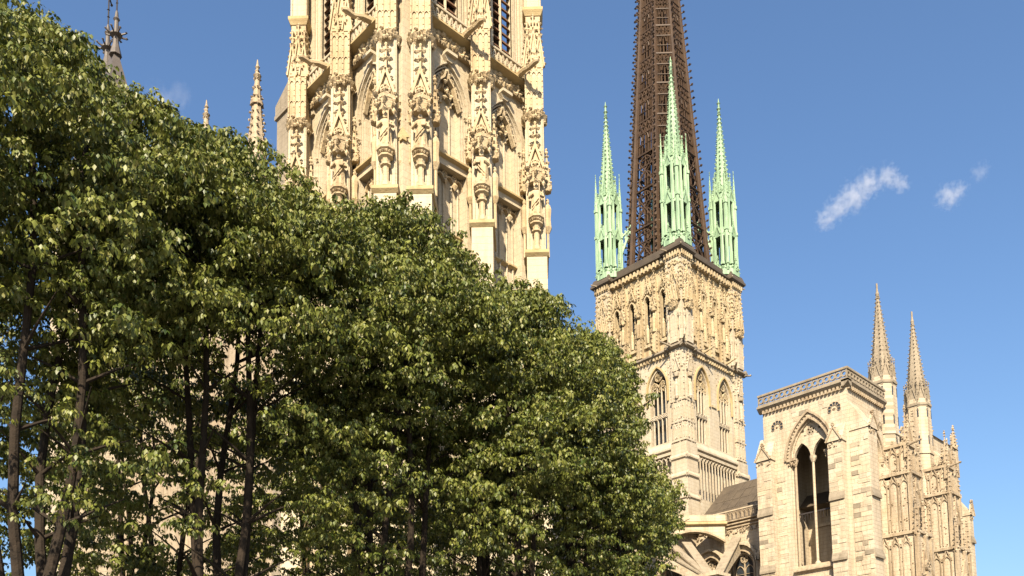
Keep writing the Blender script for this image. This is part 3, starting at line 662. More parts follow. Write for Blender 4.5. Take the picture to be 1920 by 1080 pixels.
for i in range(260):
    a = i*.32; z = 67+i*.19; st.tube([(.2*cos(a), .2*sin(a), z), (1.5*cos(a), 1.5*sin(a), z)], .07, 4)
st.tube([(1.5*cos(i*.32), 1.5*sin(i*.32), 68+i*.19) for i in range(260)], .06, 4)
for i in range(8):
    a = i*pi/4; st.tube([(1.55*cos(a), 1.55*sin(a), 66.5), (1.4*cos(a), 1.4*sin(a), 116)], .09, 4)
ob('spiral_stair', st, IRON, spr)
# ------------------------------------------------------------------ transept towers
def holeplate(m, x0, x1, z0, z1, cx, cz, r, y0, y1, n=16):
    a, b = [], []
    for i in range(n+1):
        t = 2*pi*i/n; c, s = cos(t), sin(t); k = min(((x1 if c > 0 else x0)-cx)/c if abs(c) > 1e-6 else 9e9, ((z1 if s > 0 else z0)-cz)/s if abs(s) > 1e-6 else 9e9)
        a.append((cx+r*c, cz+r*s)); b.append((cx+k*c, cz+k*s))
    return m.band(a, b, y0, y1)
def medallion(m, d, x, z, y, r):
    for i in range(7):
        a = radians(-15+35*i); d.prism([(x+r*cos(a)+.17*cos(q*pi/3), z+r*sin(a)+.17*sin(q*pi/3)) for q in range(6)], y-.015, y+.1)  # solid dark petals: the shade of pierced holes is put into their colour
        m.ring(x+r*cos(a), z+r*sin(a), .17, .21, y-.07, y+.05, 8)
    m.blob(x, y, z, .2)
def weathered(m, x0, x1, y0, y1, z0, zt):                 # buttress with a sloping, gabled top; y0 is the outer face
    m.box(x0, x1, y0, y1, 0, z0)
    m.prismx([(y0-.12,z0),(y0-.12,z0+.15),(y1,zt),(y1,z0)], x0-.1, x1+.1)
def transept_tower(cx, cy, label, west=True):
    root = thing('transept_tower', label, 'tower', (cx, cy, 0))
    hx, hy = 4.0, 4.7
    ob('rear_wall', MB().box(hx-1, hx, -hy+1.1, hy, 0, 39.4).box(-hx+1.1, hx-1, hy-1, hy, 0, 39.4), TAN, root)
    ob('roof_slab', MB().box(-hx+.1, hx-.1, -hy+.1, hy-.1, 38.6, 39.3), LEAD, root)
    ob('belfry_floor', MB().box(-hx+.2, hx-.2, -hy+.2, hy-.2, 20.4, 21.0), TAN, root)
    # west face: local outward -y is turned to -x
    w = MB().archwall(-hy, hy, 0, 39.4, .5, 2.2, 21.6, 33.2, 2.1, -hx, -hx+1.1)
    ob('west_wall', w, TAN, root, rz=W_)
    win = ob('belfry_opening', MB().archband(.5, 2.6, 33.2, 2.05, .22, -hx-.2, -hx+.1, None), TANC, root, rz=W_)
    ob('arch_moulding', MB().archband(.5, 2.2, 33.2, 2.1, .2, -hx-.1, -hx+.2, None), TANC, win)
    ob('arch_moulding', MB().archband(.5, 2.08, 33.2, 2.15, .12, -hx+.25, -hx+.6, 21.6), TAN, win)
    dt = MB()
    for p in arch(.5, 2.5, 33.2, 2.07, 0, 15): dt.blob(p[0], -hx-.06, p[1], .1)
    stuff(ob('dog_tooth', dt, TANC, win))
    c = MB().tube([(.5,-hx+.6,21.6),(.5,-hx+.6,33)], .13, 8); c.lathe(.5, -hx+.6, [(32.6,.17),(32.75,.24),(33.0,.34),(33.25,.38),(33.3,.2)], 8); c.lathe(.5, -hx+.6, [(21.6,.36),(22.0,.32),(22.2,.18)], 8)
    c.box(.42, .58, -hx+.6, -hx+.75, 21.6, 33.2)
    ob('column', c, TAN, win)
    for x, zc in ((-1.6, 32.9), (2.6, 32.9)):
        j = MB().tube([(x+(.25 if x < 0 else -.25),-hx+.35,21.6),(x+(.25 if x < 0 else -.25),-hx+.35,zc)], .14, 7); j.lathe(x+(.25 if x < 0 else -.25), -hx+.3, [(32.5,.15),(33.0,.3),(33.2,.34)], 7)
        j.box(x-.5, x+.5, -hx-.18, -hx+.3, 33.05, 33.35); j.carve(x-.45, x+.45, 32.6, 33.0, -hx-.08, 10, .12)
        ob('jamb_shaft', j, TANC, win)
    t = MB()
    for s in (-1, 1): t.archwall(.5+min(0,s*2.1), .5+max(0,s*2.1), 33.1, 35.5, .5+s*1.06, .95, 33.1, 33.1, 2.2, -hx+.45, -hx+.75, 6)
    ap = apex(.95, 33.1, 2.2); holeplate(t, -.3, 1.3, 35.51, 36.9, .5, 36.0, .42, -hx+.45, -hx+.75); t.box(-1.2, -.3, -hx+.45, -hx+.75, 35.51, 35.95); t.box(1.3, 2.2, -hx+.45, -hx+.75, 35.51, 35.95)
    for s in (-1, 1): t.archband(.5+s*1.06, .95, 33.1, 2.2, .1, -hx+.38, -hx+.5, None)
    t.foil(.5, 36.0, .42, 5, .07, -hx+.42, -hx+.6)
    ob('tracery', t, TAN, win)
    ob('sill', MB().prismx([(-hx,21.0),(-hx-.35,21.25),(-hx-.35,21.4),(-hx+.3,21.9),(-hx+.3,21.0)], -1.75, 2.75), TANC, win)
    ar = MB().archwall(-2.2, 3.2, 21, 27.2, .5, 1.1, 21, 23.6, 1.5, 2.2, 2.95); ar.box(-2.2, 3.2, 2.0, 2.95, 27.2, 27.5); ar.archband(.5, 1.1, 23.6, 1.5, .2, 2.05, 2.3, 21)
    ob('inner_arch', ar, TAN, win)
    ob('inner_pane', MB().box(-.7, 1.7, 2.9, 2.96, 21, 25.6), GLASS_AND_SHADE, win)
    rail = MB().box(-1.5, 2.5, -hx+.8, -hx+.9, 27.4, 27.55)
    for i in range(14): rail.box(-1.4+i*.29, -1.36+i*.29, -hx+.82, -hx+.88, 26.7, 27.45)
    ob('inner_rail', rail, DARKIRON, win)
    lower = ob('low_arch', MB().archband(.5, 1.7, 17.6, 1.4, .3, -hx-.2, -hx+.15, None), TANC, root, rz=W_)
    ob('arch_moulding', MB().archband(.5, 2.1, 17.6, 1.4, .15, -hx-.12, -hx+.1, None), TAN, lower)
    for x, z in ((-3.05, 37.2), (3.35, 37.3)):
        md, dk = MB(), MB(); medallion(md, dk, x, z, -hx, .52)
        o = stuff(ob('medallion', md, TANC, root, rz=W_)); stuff(ob('petal_shade', dk, GLASS_AND_SHADE, o))
    # south face
    w = MB().archwall(-hx+1.1, hx, 0, 39.4, 2.0, 1.35, 24, 33.2, 2.2, -hy, -hy+1.1)
    ob('south_wall', w, TAN, root)
    win = ob('belfry_opening', MB().archband(2.0, 1.6, 33.2, 2.1, .2, -hy-.2, -hy+.1, None), TANC, root)
    ob('arch_moulding', MB().archband(2.0, 1.3, 33.2, 2.2, .18, -hy-.08, -hy+.3, 24), TAN, win)
    ob('tracery', MB().archwall(.6, 3.4, 24, 36.8, 1.35, .5, 27, 33, 2, -hy+.5, -hy+.75), TAN, win)
    im = MB().box(.2, .75, -hy-.2, -hy+.2, 33.0, 33.35).box(3.25, 3.8, -hy-.2, -hy+.2, 33.0, 33.35); im.carve(.2, .8, 32.5, 33, -hy-.1, 8, .12); im.carve(3.2, 3.8, 32.5, 33, -hy-.1, 8, .12)
    ob('impost', im, TANC, win)
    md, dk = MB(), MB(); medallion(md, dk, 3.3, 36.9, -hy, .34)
    o = stuff(ob('medallion', md, TANC, root)); stuff(ob('petal_shade', dk, GLASS_AND_SHADE, o))
    # buttresses
    for x0, x1, z0, zt, rz, plane in ((-5.2,-3.5,33.6,36.4,W_,hx), (2.85,4.35,33.6,36.2,W_,hx), (-3.8,-1.9,34.6,38.2,S_,hy), (3.5,4.5,31,33.5,S_,hy)):
        d = 1.9 if rz == S_ else .9
        if rz == S_ and x0 > 0: d = 1.2
        m = MB(); weathered(m, x0, x1, -plane-d, -plane+.3, z0, zt)
        m.prism([(x0-.1,z0),(x1+.1,z0),((x0+x1)/2,z0+1.5)], -plane-d-.15, -plane-d+.15)
        b = ob('buttress', m, TAN, root, rz=rz)
        for z in (27.6, 21.5, 15.0): ob('set_off', MB().prismx([(-plane-d,z),(-plane-d-.2,z),(-plane-d-.2,z+.25),(-plane-d,z+.9)], x0-.03, x1+.03), GREYST, b)
        f = MB().blob((x0+x1)/2, -plane-d, z0+1.7, .2, 1.6); f.gable((x0+x1)/2, z0, (x1-x0)/2+.1, 1.5, -plane-d-.25, -plane-d-.1, .16, 3, .12, False, .3)
        f.carve(x0, x1, z0-.6, z0-.1, -plane-d-.05, 10, .11)
        ob('gablet', f, TANC, b)
    if not west:                                   # plain shattered top with corner pinnacles
        for x, y in ((-3.8,-4.5), (3.8,-4.5), (3.8,4.3), (-3.8,4.3)): ob('pinnacle', MB().pinnacle(x, y, 36, 39.8, 42.2, .4, 6, .14), TANC, root)
        ob('coping', MB().prismx([(-hy-.2,39.4),(-hy+.9,40.0),(hy,40.0),(hy,39.4)], -hx-.1, hx+.1), GREYST, root)
        return root
    # cornice and pierced parapet
    for rz, h, n, pl in ((W_, hy, 16, hx), (S_, hx, 13, hy)):
        co = MB().prismx([(-pl,39.2),(-pl-.25,39.45),(-pl-.45,39.65),(-pl-.45,39.85),(-pl+.3,39.85),(-pl+.3,39.2)], -h-.45, h+.45)
        cc = ob('cornice', co, GREYST, root, rz=rz)
        br = MB()
        for i in range(int(h*2/.42)): br.box(-h+.1+i*.42, -h+.3+i*.42, -pl-.3, -pl+.05, 39.0, 39.35)
        stuff(ob('dentils', br, TANC, cc))
        pa = ob('parapet', MB().box(-h-.35, h+.35, -pl-.4, -pl-.1, 40.9, 41.12).box(-h-.35, h+.35, -pl-.36, -pl-.12, 39.85, 40.02), GREYST, root, rz=rz)
        st = (2*h+.6)/n
        for i in range(n):
            x = -h-.3+st*(i+.5)
            ob('quatrefoil', MB().ring(x, 40.46, .2, .33, -pl-.34, -pl-.16, 10).box(x-st/2-.03, x-st/2+.03, -pl-.33, -pl-.17, 40.02, 40.9), GREYST, pa)
    return root
tw = transept_tower(89.4, 44.5, 'square tan stone tower with tall open twin arch and pierced parapet', True)
te = transept_tower(110.3, 44.5, 'far twin of the open-arched tower, its top behind the second stone spire', False)
# dressed stones on the near tower that stand out from their neighbours
STONES = [MB().box(-.5, .5, -.03, .02, -.5, .5).mesh('stone_block', m) for m in (TAN, GREYST, PALE, CREAM)]
def blocks(parent, rz, x0, x1, z0, z1, plane, h=.46, keep=.4):
    z = z0; r = 0
    while z < z1-h:
        x = x0; r += 1
        while x < x1-.1:
            L = min(rnd.uniform(.55, 1.05), x1-x)
            if x1-(x+L) < .3: L = x1-x
            if rnd.random() < keep:
                m = Matrix.Rotation(rz, 3, 'Z') @ Vector((x+L/2, -plane-rnd.uniform(0,.02), z+h/2))
                o = link(bpy.data.objects.new('stone_block', rnd.choices(STONES, (5,2,3,3))[0]), parent, m, rz); o.scale = (L-.025, 1, h-.025); o['tint'] = rnd.uniform(-.2, .12)
            x += L
        z += h
blocks(tw, W_, -3.4, -2.35, 22, 32.5, 4.0, .48, .5); blocks(tw, W_, 2.85, 4.35, 16, 33.2, 4.9, .48, .6); blocks(tw, W_, -5.2, -3.5, 16, 33.2, 4.9, .48, .5)
blocks(tw, W_, 4.72, 6.55, 18, 34.0, 3.82, .48, .6); blocks(tw, W_, -2.2, 2.6, 37.2, 39.0, 4.0, .48, .4)

# ------------------------------------------------------------------ transept body and south front
ta = thing('transept', 'pale stone transept with lead roof, gabled south front and two stone spires', 'church wing', (100, 0, 0))
b = MB(); b.box(-6.6, 7.5, 41.6, 62, 0, 28.8); ob('side_walls', b, TAN, ta)
rf = MB().prism([(-9.6,29.4),(9.6,29.4),(0.0-1.5,36.9)], 43, 62.6); ob('roof', rf, LEAD, ta)
# lead sheets on the west slope
import itertools
a0, a1 = Vector((-9.6, 0, 29.4)), Vector((-1.5, 0, 36.9)); sl = (a1-a0); nrm = Vector((-sl.z, 0, sl.x)).normalized()
pm = MB().box(-.5, .5, -.5, .5, 0, .04).mesh('roof_sheet', LEAD)
RFo = [o for o in ta.children if o.name.startswith('roof')][0]
for i in range(5):
    for j in range(11):
        k = (i+.5)/5; c = a0+sl*k; y = 49.6+j*1.15+(.25 if i % 2 else 0)
        o = link(bpy.data.objects.new('roof_sheet', pm), RFo, (c.x+nrm.x*.01, y, c.z+nrm.z*.01)); o.rotation_euler = (0, -atan2(sl.z, sl.x), 0); o.scale = (sl.length/5-.06, 1.09, rnd.uniform(.6,1.6))
# west clerestory: wall with arches, cornice, parapet
for i in range(3):
    yc = 51.2+i*4.3; wl = MB().archwall(-2.15, 2.15, 10, 29.2, 0, 1.5, 17, 24.2, 1.25, 0, .7)
    ob('clerestory_wall', wl, TAN, ta, (-9.5, yc, 0), W_)
    wi = ob('clerestory_window', MB().archband(0, 1.5, 24.2, 1.25, .18, -.2, .1, 17), TANC, ta, (-9.5, yc, 0), W_)
    ob('relieving_arch', MB().archband(0, 1.95, 24.6, 1.1, .3, -.55, .02, None), TAN, wi)
    ob('arch_moulding', MB().archband(0, 1.25, 24.2, 1.25, .2, .15, .5, 17), TANC, wi)
    ob('pane', MB().box(-1.6, 1.6, .5, .55, 17, 26.6), GLASS_AND_SHADE, wi)
    tr = MB().box(-.06, .06, .38, .5, 17, 25.4).foil(0, 25.2, .42, 4, .08, .36, .5)
    for s in (-1, 1): tr.archband(s*.62, .52, 23.6, 1.6, .08, .38, .5, 17)
    for z in (18.6, 20.2, 21.8, 23.4): tr.box(-1.3, 1.3, .42, .48, z, z+.05)
    ob('tracery', tr, TANC, wi)
co = MB()
for q, (z, d) in enumerate(((28.95,.2),(29.3,.36),(29.65,.5))): co.prismx([(0,z-.1),(-d,z),(-d,z+.14),(0,z+.3)], -6.6, 6.6)
ob('cornice', co, TANC, ta, (-9.5, 55.5, 0), W_)
stuff(ob('carved_band', MB().carve(-6.5, 6.5, 28.3, 28.8, -.08, 120, .14), TANC, ta, (-9.5, 55.5, 0), W_))
pr = ob('parapet', MB().box(-6.6, 6.6, -.5, -.3, 30.85, 31.0), TAN, ta, (-9.5, 55.5, 0), W_)
for i in range(24): x = -6.4+i*.55; ob('baluster', MB().archband(x, .17, 30.4, 1.5, .07, -.48, -.32, 29.9, 3).ring(x+.27, 30.7, .05, .1, -.46, -.34, 6), TANC, pr)
# diagonal wall closing the corner towards the nave
dg = thing('corner_arch', 'wide low stone arch set diagonally between nave and transept, above the flying buttresses', 'arch', (88.0, 60.6, 0), -pi/4)
cv = [(-3.6+.6*i, 27.3+1.35*(1-((-3.6+.6*i)/3.6)**2)) for i in range(13)]
ob('arch_wall', MB().band(cv, [(x, 29.3) for x, z in cv], -1.4, -.1), TAN, dg)
ob('arch_moulding', MB().band([(x, z-.12) for x, z in cv], [(x, z+.12) for x, z in cv], -1.48, -1.3), TANC, dg)
ob('cornice', MB().prismx([(-1.4,29.2),(-1.75,29.35),(-1.75,29.55),(-1.4,29.75),(0,29.75),(0,29.2)], -3.8, 3.8), LICHEN, dg)
ob('parapet', MB().box(-3.7, 3.7, -1.5, -1.3, 29.75, 30.5), TAN, dg)
# south front
wl = MB().archwall(-6.6, 6.6, 0, 34, 0, 3.6, 12, 22, 1.2, 41.0, 42); ob('front_wall', wl, TANC, ta)
ro = ob('rose_window', MB().ring(0, 24, 3.2, 3.9, 40.8, 41.3, 24).foil(0, 24, 3.1, 8, .15, 40.9, 41.2), TANC, ta)
ob('pane', MB().box(-3.5, 3.5, 41.4, 41.5, 12, 28), GLASS_AND_SHADE, ro)
gb = MB().gable(0, 28.5, 5.4, 8.5, 40.2, 40.8, .5, 12, .28, True, 1.6); gb.foil(0, 31.5, 1.3, 6, .2, 40.1, 40.4); gb.carve(-3, 3, 29, 33, 40.2, 60, .2)
ob('front_gable', gb, TANC, ta)
for x in (-4.6, 4.6):                               # octagonal turrets with crocketed stone spires
    m = MB().fru(x, 40.4, 8, 1.42, 43.0, 1.38, 8)
    for z in (30.0, 36.5): m.fru(x, 40.4, z, 1.5, z+.3, 1.5, 8)
    t = ob('spire_turret', m, TAN, ta)
    for z in (33.5, 37.6, 40.8):
        for a in (-pi/2-.39, -pi/2+.39, pi+.39):
            sl2 = MB().box(x+1.31*cos(a)-.08, x+1.31*cos(a)+.08, 40.4+1.31*sin(a)-.08, 40.4+1.31*sin(a)+.08, z, z+1.0)
            ob('slit', sl2, GLASS_AND_SHADE, t)
    gr = MB()
    for i in range(8):
        a = i*pi/4; q = MB().gable(0, 42.6, .5, 1.9, -1.3, -1.1, .12, 4, .09, True, .6); c, s = cos(a), sin(a)
        gr.add([(x+c*X-s*Y, 40.4+s*X+c*Y, Z) for X, Y, Z in q.v], q.f)
        a += pi/8; gr.spire(x+1.3*cos(a), 40.4+1.3*sin(a), 42.0, 45.0, .16, 4, 5, .08)
        gr.blob(x+1.3*cos(a), 40.4+1.3*sin(a), 41.6, .15)
    gr.fru(x, 40.4, 42.2, 1.5, 42.5, 1.5, 8)
    ob('gablet_crown', gr, GREYST, t)
    s = MB().spire(x, 40.4, 43.0, 52.5, 1.22, 8, 20, .13, None, .1); s.lathe(x, 40.4, [(52.4,.14),(52.8,.2),(53.0,.14),(53.5,.08)], 8); s.tube([(x,40.4,53.4),(x,40.4,54.0)], .1, 6)
    for i in range(8):                              # pierced slots up the spire faces
        a = i*pi/4+0
        for k in range(7): z = 44.6+k*1.0; r = 1.22*(1-(z-43)/9.5*.9)*.93; s.blob(x+r*cos(a), 40.4+r*sin(a), z, .07, 2.2)
    ob('crocketed_spire', s, GREYST, t)
for x, yo in ((-6.0, 37.0), (4.6, 37.0)):             # stacked buttresses of the front
    m = MB().box(x-1.5, x+1.7, yo-.5, 41, 0, 25); m.box(x-1.2, x+1.3, yo, 41, 25, 31.4); m.box(x-.95, x+1.0, yo+.3, 41, 31.4, 34.5)
    bt2 = ob('front_buttress', m, TAN, ta)
    for z, dx, dy in ((24.8,1.75,.75), (31.2,1.45,.25), (34.3,1.15,-.1)):
        ob('ledge', MB().box(x-dx, x+dx+.1, yo-dy, 41, z, z+.3), TANC, bt2)
    for px_, py_, q0, q1, q2, r_ in ((x-.95,yo+.3,33,34.8,38.2,.26), (x+1.0,yo+.3,33,34.8,38.2,.26), (x-1.25,yo,25,31.2,34.4,.24), (x+1.35,yo,25,31.2,34.4,.24), (x-1.55,yo-.5,14,24.6,28.2,.28), (x+1.75,yo-.5,14,24.6,28.2,.28), (x+.1,yo-.6,14,24.6,28.2,.28)):
        ob('pinnacle', MB().pinnacle(px_, py_, q0, q1, q2, r_, 6, .12), TANC, bt2)
    for cx_, z_, w_, h_, ya, yb_ in ((x+.05,34.6,1.0,2.3,yo+.25,yo+.6), (x+.05,27.8,1.2,3.0,yo-.2,yo+.1), (x+.1,20.5,1.6,3.6,yo-.8,yo-.4)):
        ob('gablet', MB().gable(cx_, z_, w_, h_, ya, yb_, .19, 5, .14, True, .8), TANC, bt2)
    for q in (26.2, 32.0):
        for o_ in (-.4, .5): ob('blind_arch', MB().archband(x+o_, .3, q+1.2, 1.8, .1, yo-.15, yo+.1, q-.6, 4), TANC, bt2)
    g = MB().foil(x+.1, 21.6, .5, 4, .1, yo-.9, yo-.6)
    g.carve(x-1.1, x+1.2, 24.9, 31, yo-.05, 46, .14); g.carve(x-1.4, x+1.6, 14, 24, yo-.55, 40, .15); g.carve(x-.9, x+.9, 31.6, 34.4, yo+.28, 26, .13)
    stuff(ob('carving', g, TANC, bt2))
    wsd = MB()                                       # west flank panels
    for z0, z1, xx, n_ in ((14,24.5,x-1.5,3), (25.4,31,x-1.2,3), (31.8,34.2,x-.95,3)):
        for i in range(n_):
            y = yo+.6+i*1.1; q = MB().archband(0, .35, z1-1.0, 1.8, .1, -.12, .04, z0, 4).gable(0, z1-.9, .5, 1.3, -.16, .0, .1, 3, .1, False, .4); wsd.add([(xx+Y, y-X, Z) for X, Y, Z in q.v], q.f)
        for i in range(26): wsd.blob(xx, rnd.uniform(yo,yo+3.5), rnd.uniform(z0,z1), .13)
    stuff(ob('flank_panel', wsd, TANC, bt2))
    gg = MB().tube([(x-.9,yo+.2,34.3),(x-1.0,yo-1.2,34.5)], [.17,.1], 6).blob(x-1.0, yo-1.25, 34.5, .16)
    ob('gargoyle', gg, TANC, bt2)
for x, yo, zt in ((-6.6, 40.2, 38.0), (6.3, 40.2, 37.0), (6.5, 38.6, 35.4)):   # slim stair piers filling the angles of the front
    m = MB().box(x-.8, x+.8, yo, 41.5, 0, zt); m.gable(x, zt, .8, 1.5, yo-.1, yo+.25, .16, 4, .13, True, .6); m.carve(x-.75, x+.75, 22, zt, yo-.04, 70, .14)
    for z in (zt-3, zt-8, zt-13): m.box(x-.95, x+.95, yo-.15, 41.4, z, z+.25); m.archband(x, .4, z-1.3, 1.7, .1, yo-.12, yo+.05, z-3.4, 4)
    ob('angle_pier', m, TANC, ta)

# ------------------------------------------------------------------ nave with its flying buttresses
nv = thing('nave', 'long stone nave with steep slate roof glimpsed between the leaves', 'church wing', (0, 0, 0))
ob('high_wall', MB().box(43, 90.3, 61.6, 76.4, 0, 29.2), TAN, nv)
ob('aisle_wall', MB().box(44, 79, 51.5, 61.6, 0, 13), TAN, nv)
ob('aisle_roof', MB().prismx([(51.2,13),(61.6,13),(61.6,16.5)], 43.5, 79.2), SLATE, nv)
ob('roof', MB().prismx([(61.0,29.2),(77.0,29.2),(69,36.9)], 40, 90.4), SLATE, nv)
for i in range(10):
    x = 46.4+i*4.3; wi = ob('clerestory_window', MB().archband(x, 1.4, 24, 1.4, .25, 61.3, 61.65, 18), TANC, nv)
    ob('pane', MB().box(x-1.3, x+1.3, 61.5, 61.58, 18, 25), GLASS_AND_SHADE, wi)
    wi = ob('aisle_window', MB().archband(x, 1.2, 8.5, 1.6, .25, 51.2, 51.55, 3), TANC, nv)
    ob('pane', MB().box(x-1.15, x+1.15, 51.4, 51.48, 3, 9.5), GLASS_AND_SHADE, wi)
    ob('buttress', MB().box(x+1.7, x+2.6, 49.6, 51.6, 0, 17).prismx([(49.6,17),(51.6,17),(51.6,19.5)], x+1.7, x+2.6), TAN, nv)
pier = ob('flyer_pier', MB().box(81.2, 83.4, 53.0, 55.0, 0, 21.6).fru(82.3, 54, 21.6, 1.75, 21.95, 1.75, 4).pinnacle(82.3, 54, 21.9, 22.0, 22.3, .8, 1, .1), TAN, nv)
for p1, w_ in ((onx(1382,1012,90.6), .9), (Vector((86.6, 60.4, 27.0)), .9), (ony(1255,1024,61.5), .9), (ony(1236,1036,61.5), .9)):
    p0 = Vector((82.3, 54, 20.9)); d = (p1-p0); s = Vector((-d.y, d.x, 0)).normalized()*w_/2; m = MB(); P = []
    for t in np.linspace(0, 1, 9):
        c = p0+d*t; lo = c.z-.7-1.9*(t*(1-t))*0-.9*t*t
        for q, z in ((-s, lo), (s, lo), (s, c.z+.25), (-s, c.z+.25)): P.append((c.x+q.x, c.y+q.y, z))
    m.add(P, [(i*4+a, i*4+(a+1)%4, i*4+4+(a+1)%4, i*4+4+a) for i in range(8) for a in range(4)]+[(0,1,2,3),(32,33,34,35)])
    f = ob('flying_buttress', m, TAN, nv)
    cp = MB(); a, b2 = p0+Vector((0,0,.25)), p1+Vector((0,0,.25)); s2 = s*1.25; u = Vector((0,0,.18))
    cp.add([tuple(a-s2),tuple(a+s2),tuple(b2+s2),tuple(b2-s2),tuple(a-s2+u),tuple(a+s2+u),tuple(b2+s2+u),tuple(b2-s2+u)], [(0,1,2,3),(4,5,6,7),(0,1,5,4),(1,2,6,5),(2,3,7,6),(3,0,4,7)])
    ob('coping', cp, GREYST, f)
# ------------------------------------------------------------------ west front and the north tower behind the leaves
wf = thing('west_front', 'ornate stone west front showing two slender crocketed pinnacles over the leaves', 'church front', (33, 0, 0))
ob('front_wall', MB().box(-1.2, 2, 53.5, 85, 0, 40), TANC, wf)
ob('gallery', MB().box(-1.6, -1.2, 53.5, 85, 30, 30.6).box(-1.6, -1.2, 53.5, 85, 39.4, 40.4), TANC, wf)
for y, zt in ((62.9, 58.6), (72.1, 60.4)):
    t = ob('pinnacle', MB().fru(0, y, 0, 1.5, 46, 1.35, 8), TANC, wf)
    s = MB().spire(0, y, 46, zt-3.4, 1.2, 8, 14, .2, None, .28); s.fru(0, y, zt-3.7, .52, zt-3.4, .52, 8); s.spire(0, y, zt-3.4, zt-1.0, .36, 8, 3, .14, None, .4)
    s.lathe(0, y, [(zt-1.3,.2),(zt-1.1,.34),(zt-.95,.16),(zt-.5,.1),(zt-.35,.2),(zt-.2,.1),(zt+.3,.04)], 8)
    ob('crocketed_spire', s, TANC, t)
    g = MB()
    for i in range(8):
        a = i*pi/4; q = MB().gable(0, 45, .55, 2.2, -1.45, -1.2, .14, 4, .12, True, .6); c, d = cos(a), sin(a); g.add([(c*X-d*Y, y+d*X+c*Y, Z) for X, Y, Z in q.v], q.f)
    ob('gablet_crown', g, TANC, t)
nt_ = thing('north_tower', 'grey steep-roofed north tower topped by two iron crosses, far left', 'tower', (33.5, 93.2, 0))
ob('wall', MB().box(-5, 5, -5, 5, 0, 62), TAN, nt_)
ob('cornice', MB().box(-5.3, 5.3, -5.3, 5.3, 61.6, 62.2), TAN, nt_)
q0, q1 = onx(217, 88, 31.0), onx(201, 105, 31.0); zr = (q0.z+q1.z)/2
ya, yb = q0.y-93.2, q1.y-93.2; xr = 31.0-33.5
rf = MB().add([(xr-2.6,ya-3.0,62.2),(xr+2.6,ya-3.0,62.2),(xr+2.6,yb+3.0,62.2),(xr-2.6,yb+3.0,62.2),(xr,ya,zr),(xr,yb,zr)], [(3,2,1,0),(0,1,4),(1,2,5,4),(2,3,5),(3,0,4,5)])
roof = ob('roof', rf, SLATE, nt_)
for y in (ya, yb):
    f = MB().lathe(xr, y, [(zr-1.2,.62),(zr+.1,.3),(zr+.9,.26),(zr+1.0,.6),(zr+1.15,.6),(zr+1.25,.24),(zr+2.6,.2),(zr+2.8,.34),(zr+3.0,.2),(zr+3.6,.14),(zr+3.8,.05)], 8)
    for i in range(8): a = i*pi/4; f.tube([(xr+.4*cos(a), y+.4*sin(a), zr+1.05), (xr+1.0*cos(a), y+1.0*sin(a), zr+1.2)], [.1,.08], 4).blob(xr+1.05*cos(a), y+1.05*sin(a), zr+1.25, .15)
    ob('finial', f, SLATE, nt_)
    c = MB().tube([(xr,y,zr+3.6),(xr,y,zr+9.5)], .075, 6); c.tube([(xr-.6,y-.9,zr+6.9),(xr+.6,y+.9,zr+6.9)], .08, 6)
    for z in (4.6, 5.4): c.blob(xr, y, zr+z, .18)
    c.blob(xr-.6, y-.9, zr+6.9, .17); c.blob(xr+.6, y+.9, zr+6.9, .17); c.blob(xr, y, zr+9.5, .18)
    ob('iron_cross', c, DARKIRON, nt_)

# ------------------------------------------------------------------ lime trees
def leafmat():
    m = bpy.data.materials.new('lime_leaf'); t, b = nodes(m)
    at = N(t, 'Attribute', attribute_name='tone'); sp = N(t, 'SeparateColor'); t.links.new(at.outputs['Color'], sp.inputs[0])
    c = mixc(t, sp.outputs[0], (.034, .054, .006), (.150, .162, .026))
    c = mixc(t, sp.outputs[1], c, (.21, .19, .06))
    t.links.new(c, b.inputs['Base Color']); b.inputs['Roughness'].default_value = .48; b.inputs['Specular IOR Level'].default_value = .4
    tr = N(t, 'BsdfTranslucent'); hs = N(t, 'HueSaturation'); hs.inputs['Value'].default_value = 1.25; t.links.new(c, hs.inputs['Color']); t.links.new(hs.outputs[0], tr.inputs[0])
    mx = N(t, 'MixShader'); mx.inputs[0].default_value = .16; t.links.new(b.outputs[0], mx.inputs[1]); t.links.new(tr.outputs[0], mx.inputs[2])
    t.links.new(mx.outputs[0], t.nodes['Material Output'].inputs[0]); return m
from mathutils import noise as mnoise
LEAF = leafmat()
OUT = [(-400,-250),(30,18),(90,48),(150,92),(168,146),(230,170),(300,200),(350,240),(460,262),(520,295),(565,340),(600,382),(640,390),(700,380),(760,372),(810,396),(850,446),(880,496),(930,520),(990,526),(1040,536),(1065,560),(1110,568),(1127,630),(1165,678),(1197,740),(1206,790),(1194,850),(1240,882),(1264,930),(1274,990),(1258,1040),(1240,1085),(1240,3000),(-3000,3000),(-3000,-250)]
def clip_crown(c, x, y, r, bi):                       # the row's crowns were pruned to one sloping line: drop sprays that would stand beyond it
    P = c+np.array([x, y, -EYE]); q = P@np.array(F_); u = PX+FPX*(P@np.array(R_))/q+r.normal(0, 5, len(c))+r.normal(0, 11, bi.max()+1)[bi]; v = PY-FPX*(P@np.array(U_))/q+2+r.normal(0, 5, len(c))+r.normal(0, 11, bi.max()+1)[bi]
    ins = np.zeros(len(c), bool)
    for (x0, y0), (x1, y1) in zip(OUT, OUT[1:]+OUT[:1]):
        if y0 == y1: continue
        ins ^= ((y0 > v) != (y1 > v)) & (u < (x1-x0)*(v-y0)/(y1-y0)+x0)
    return ins
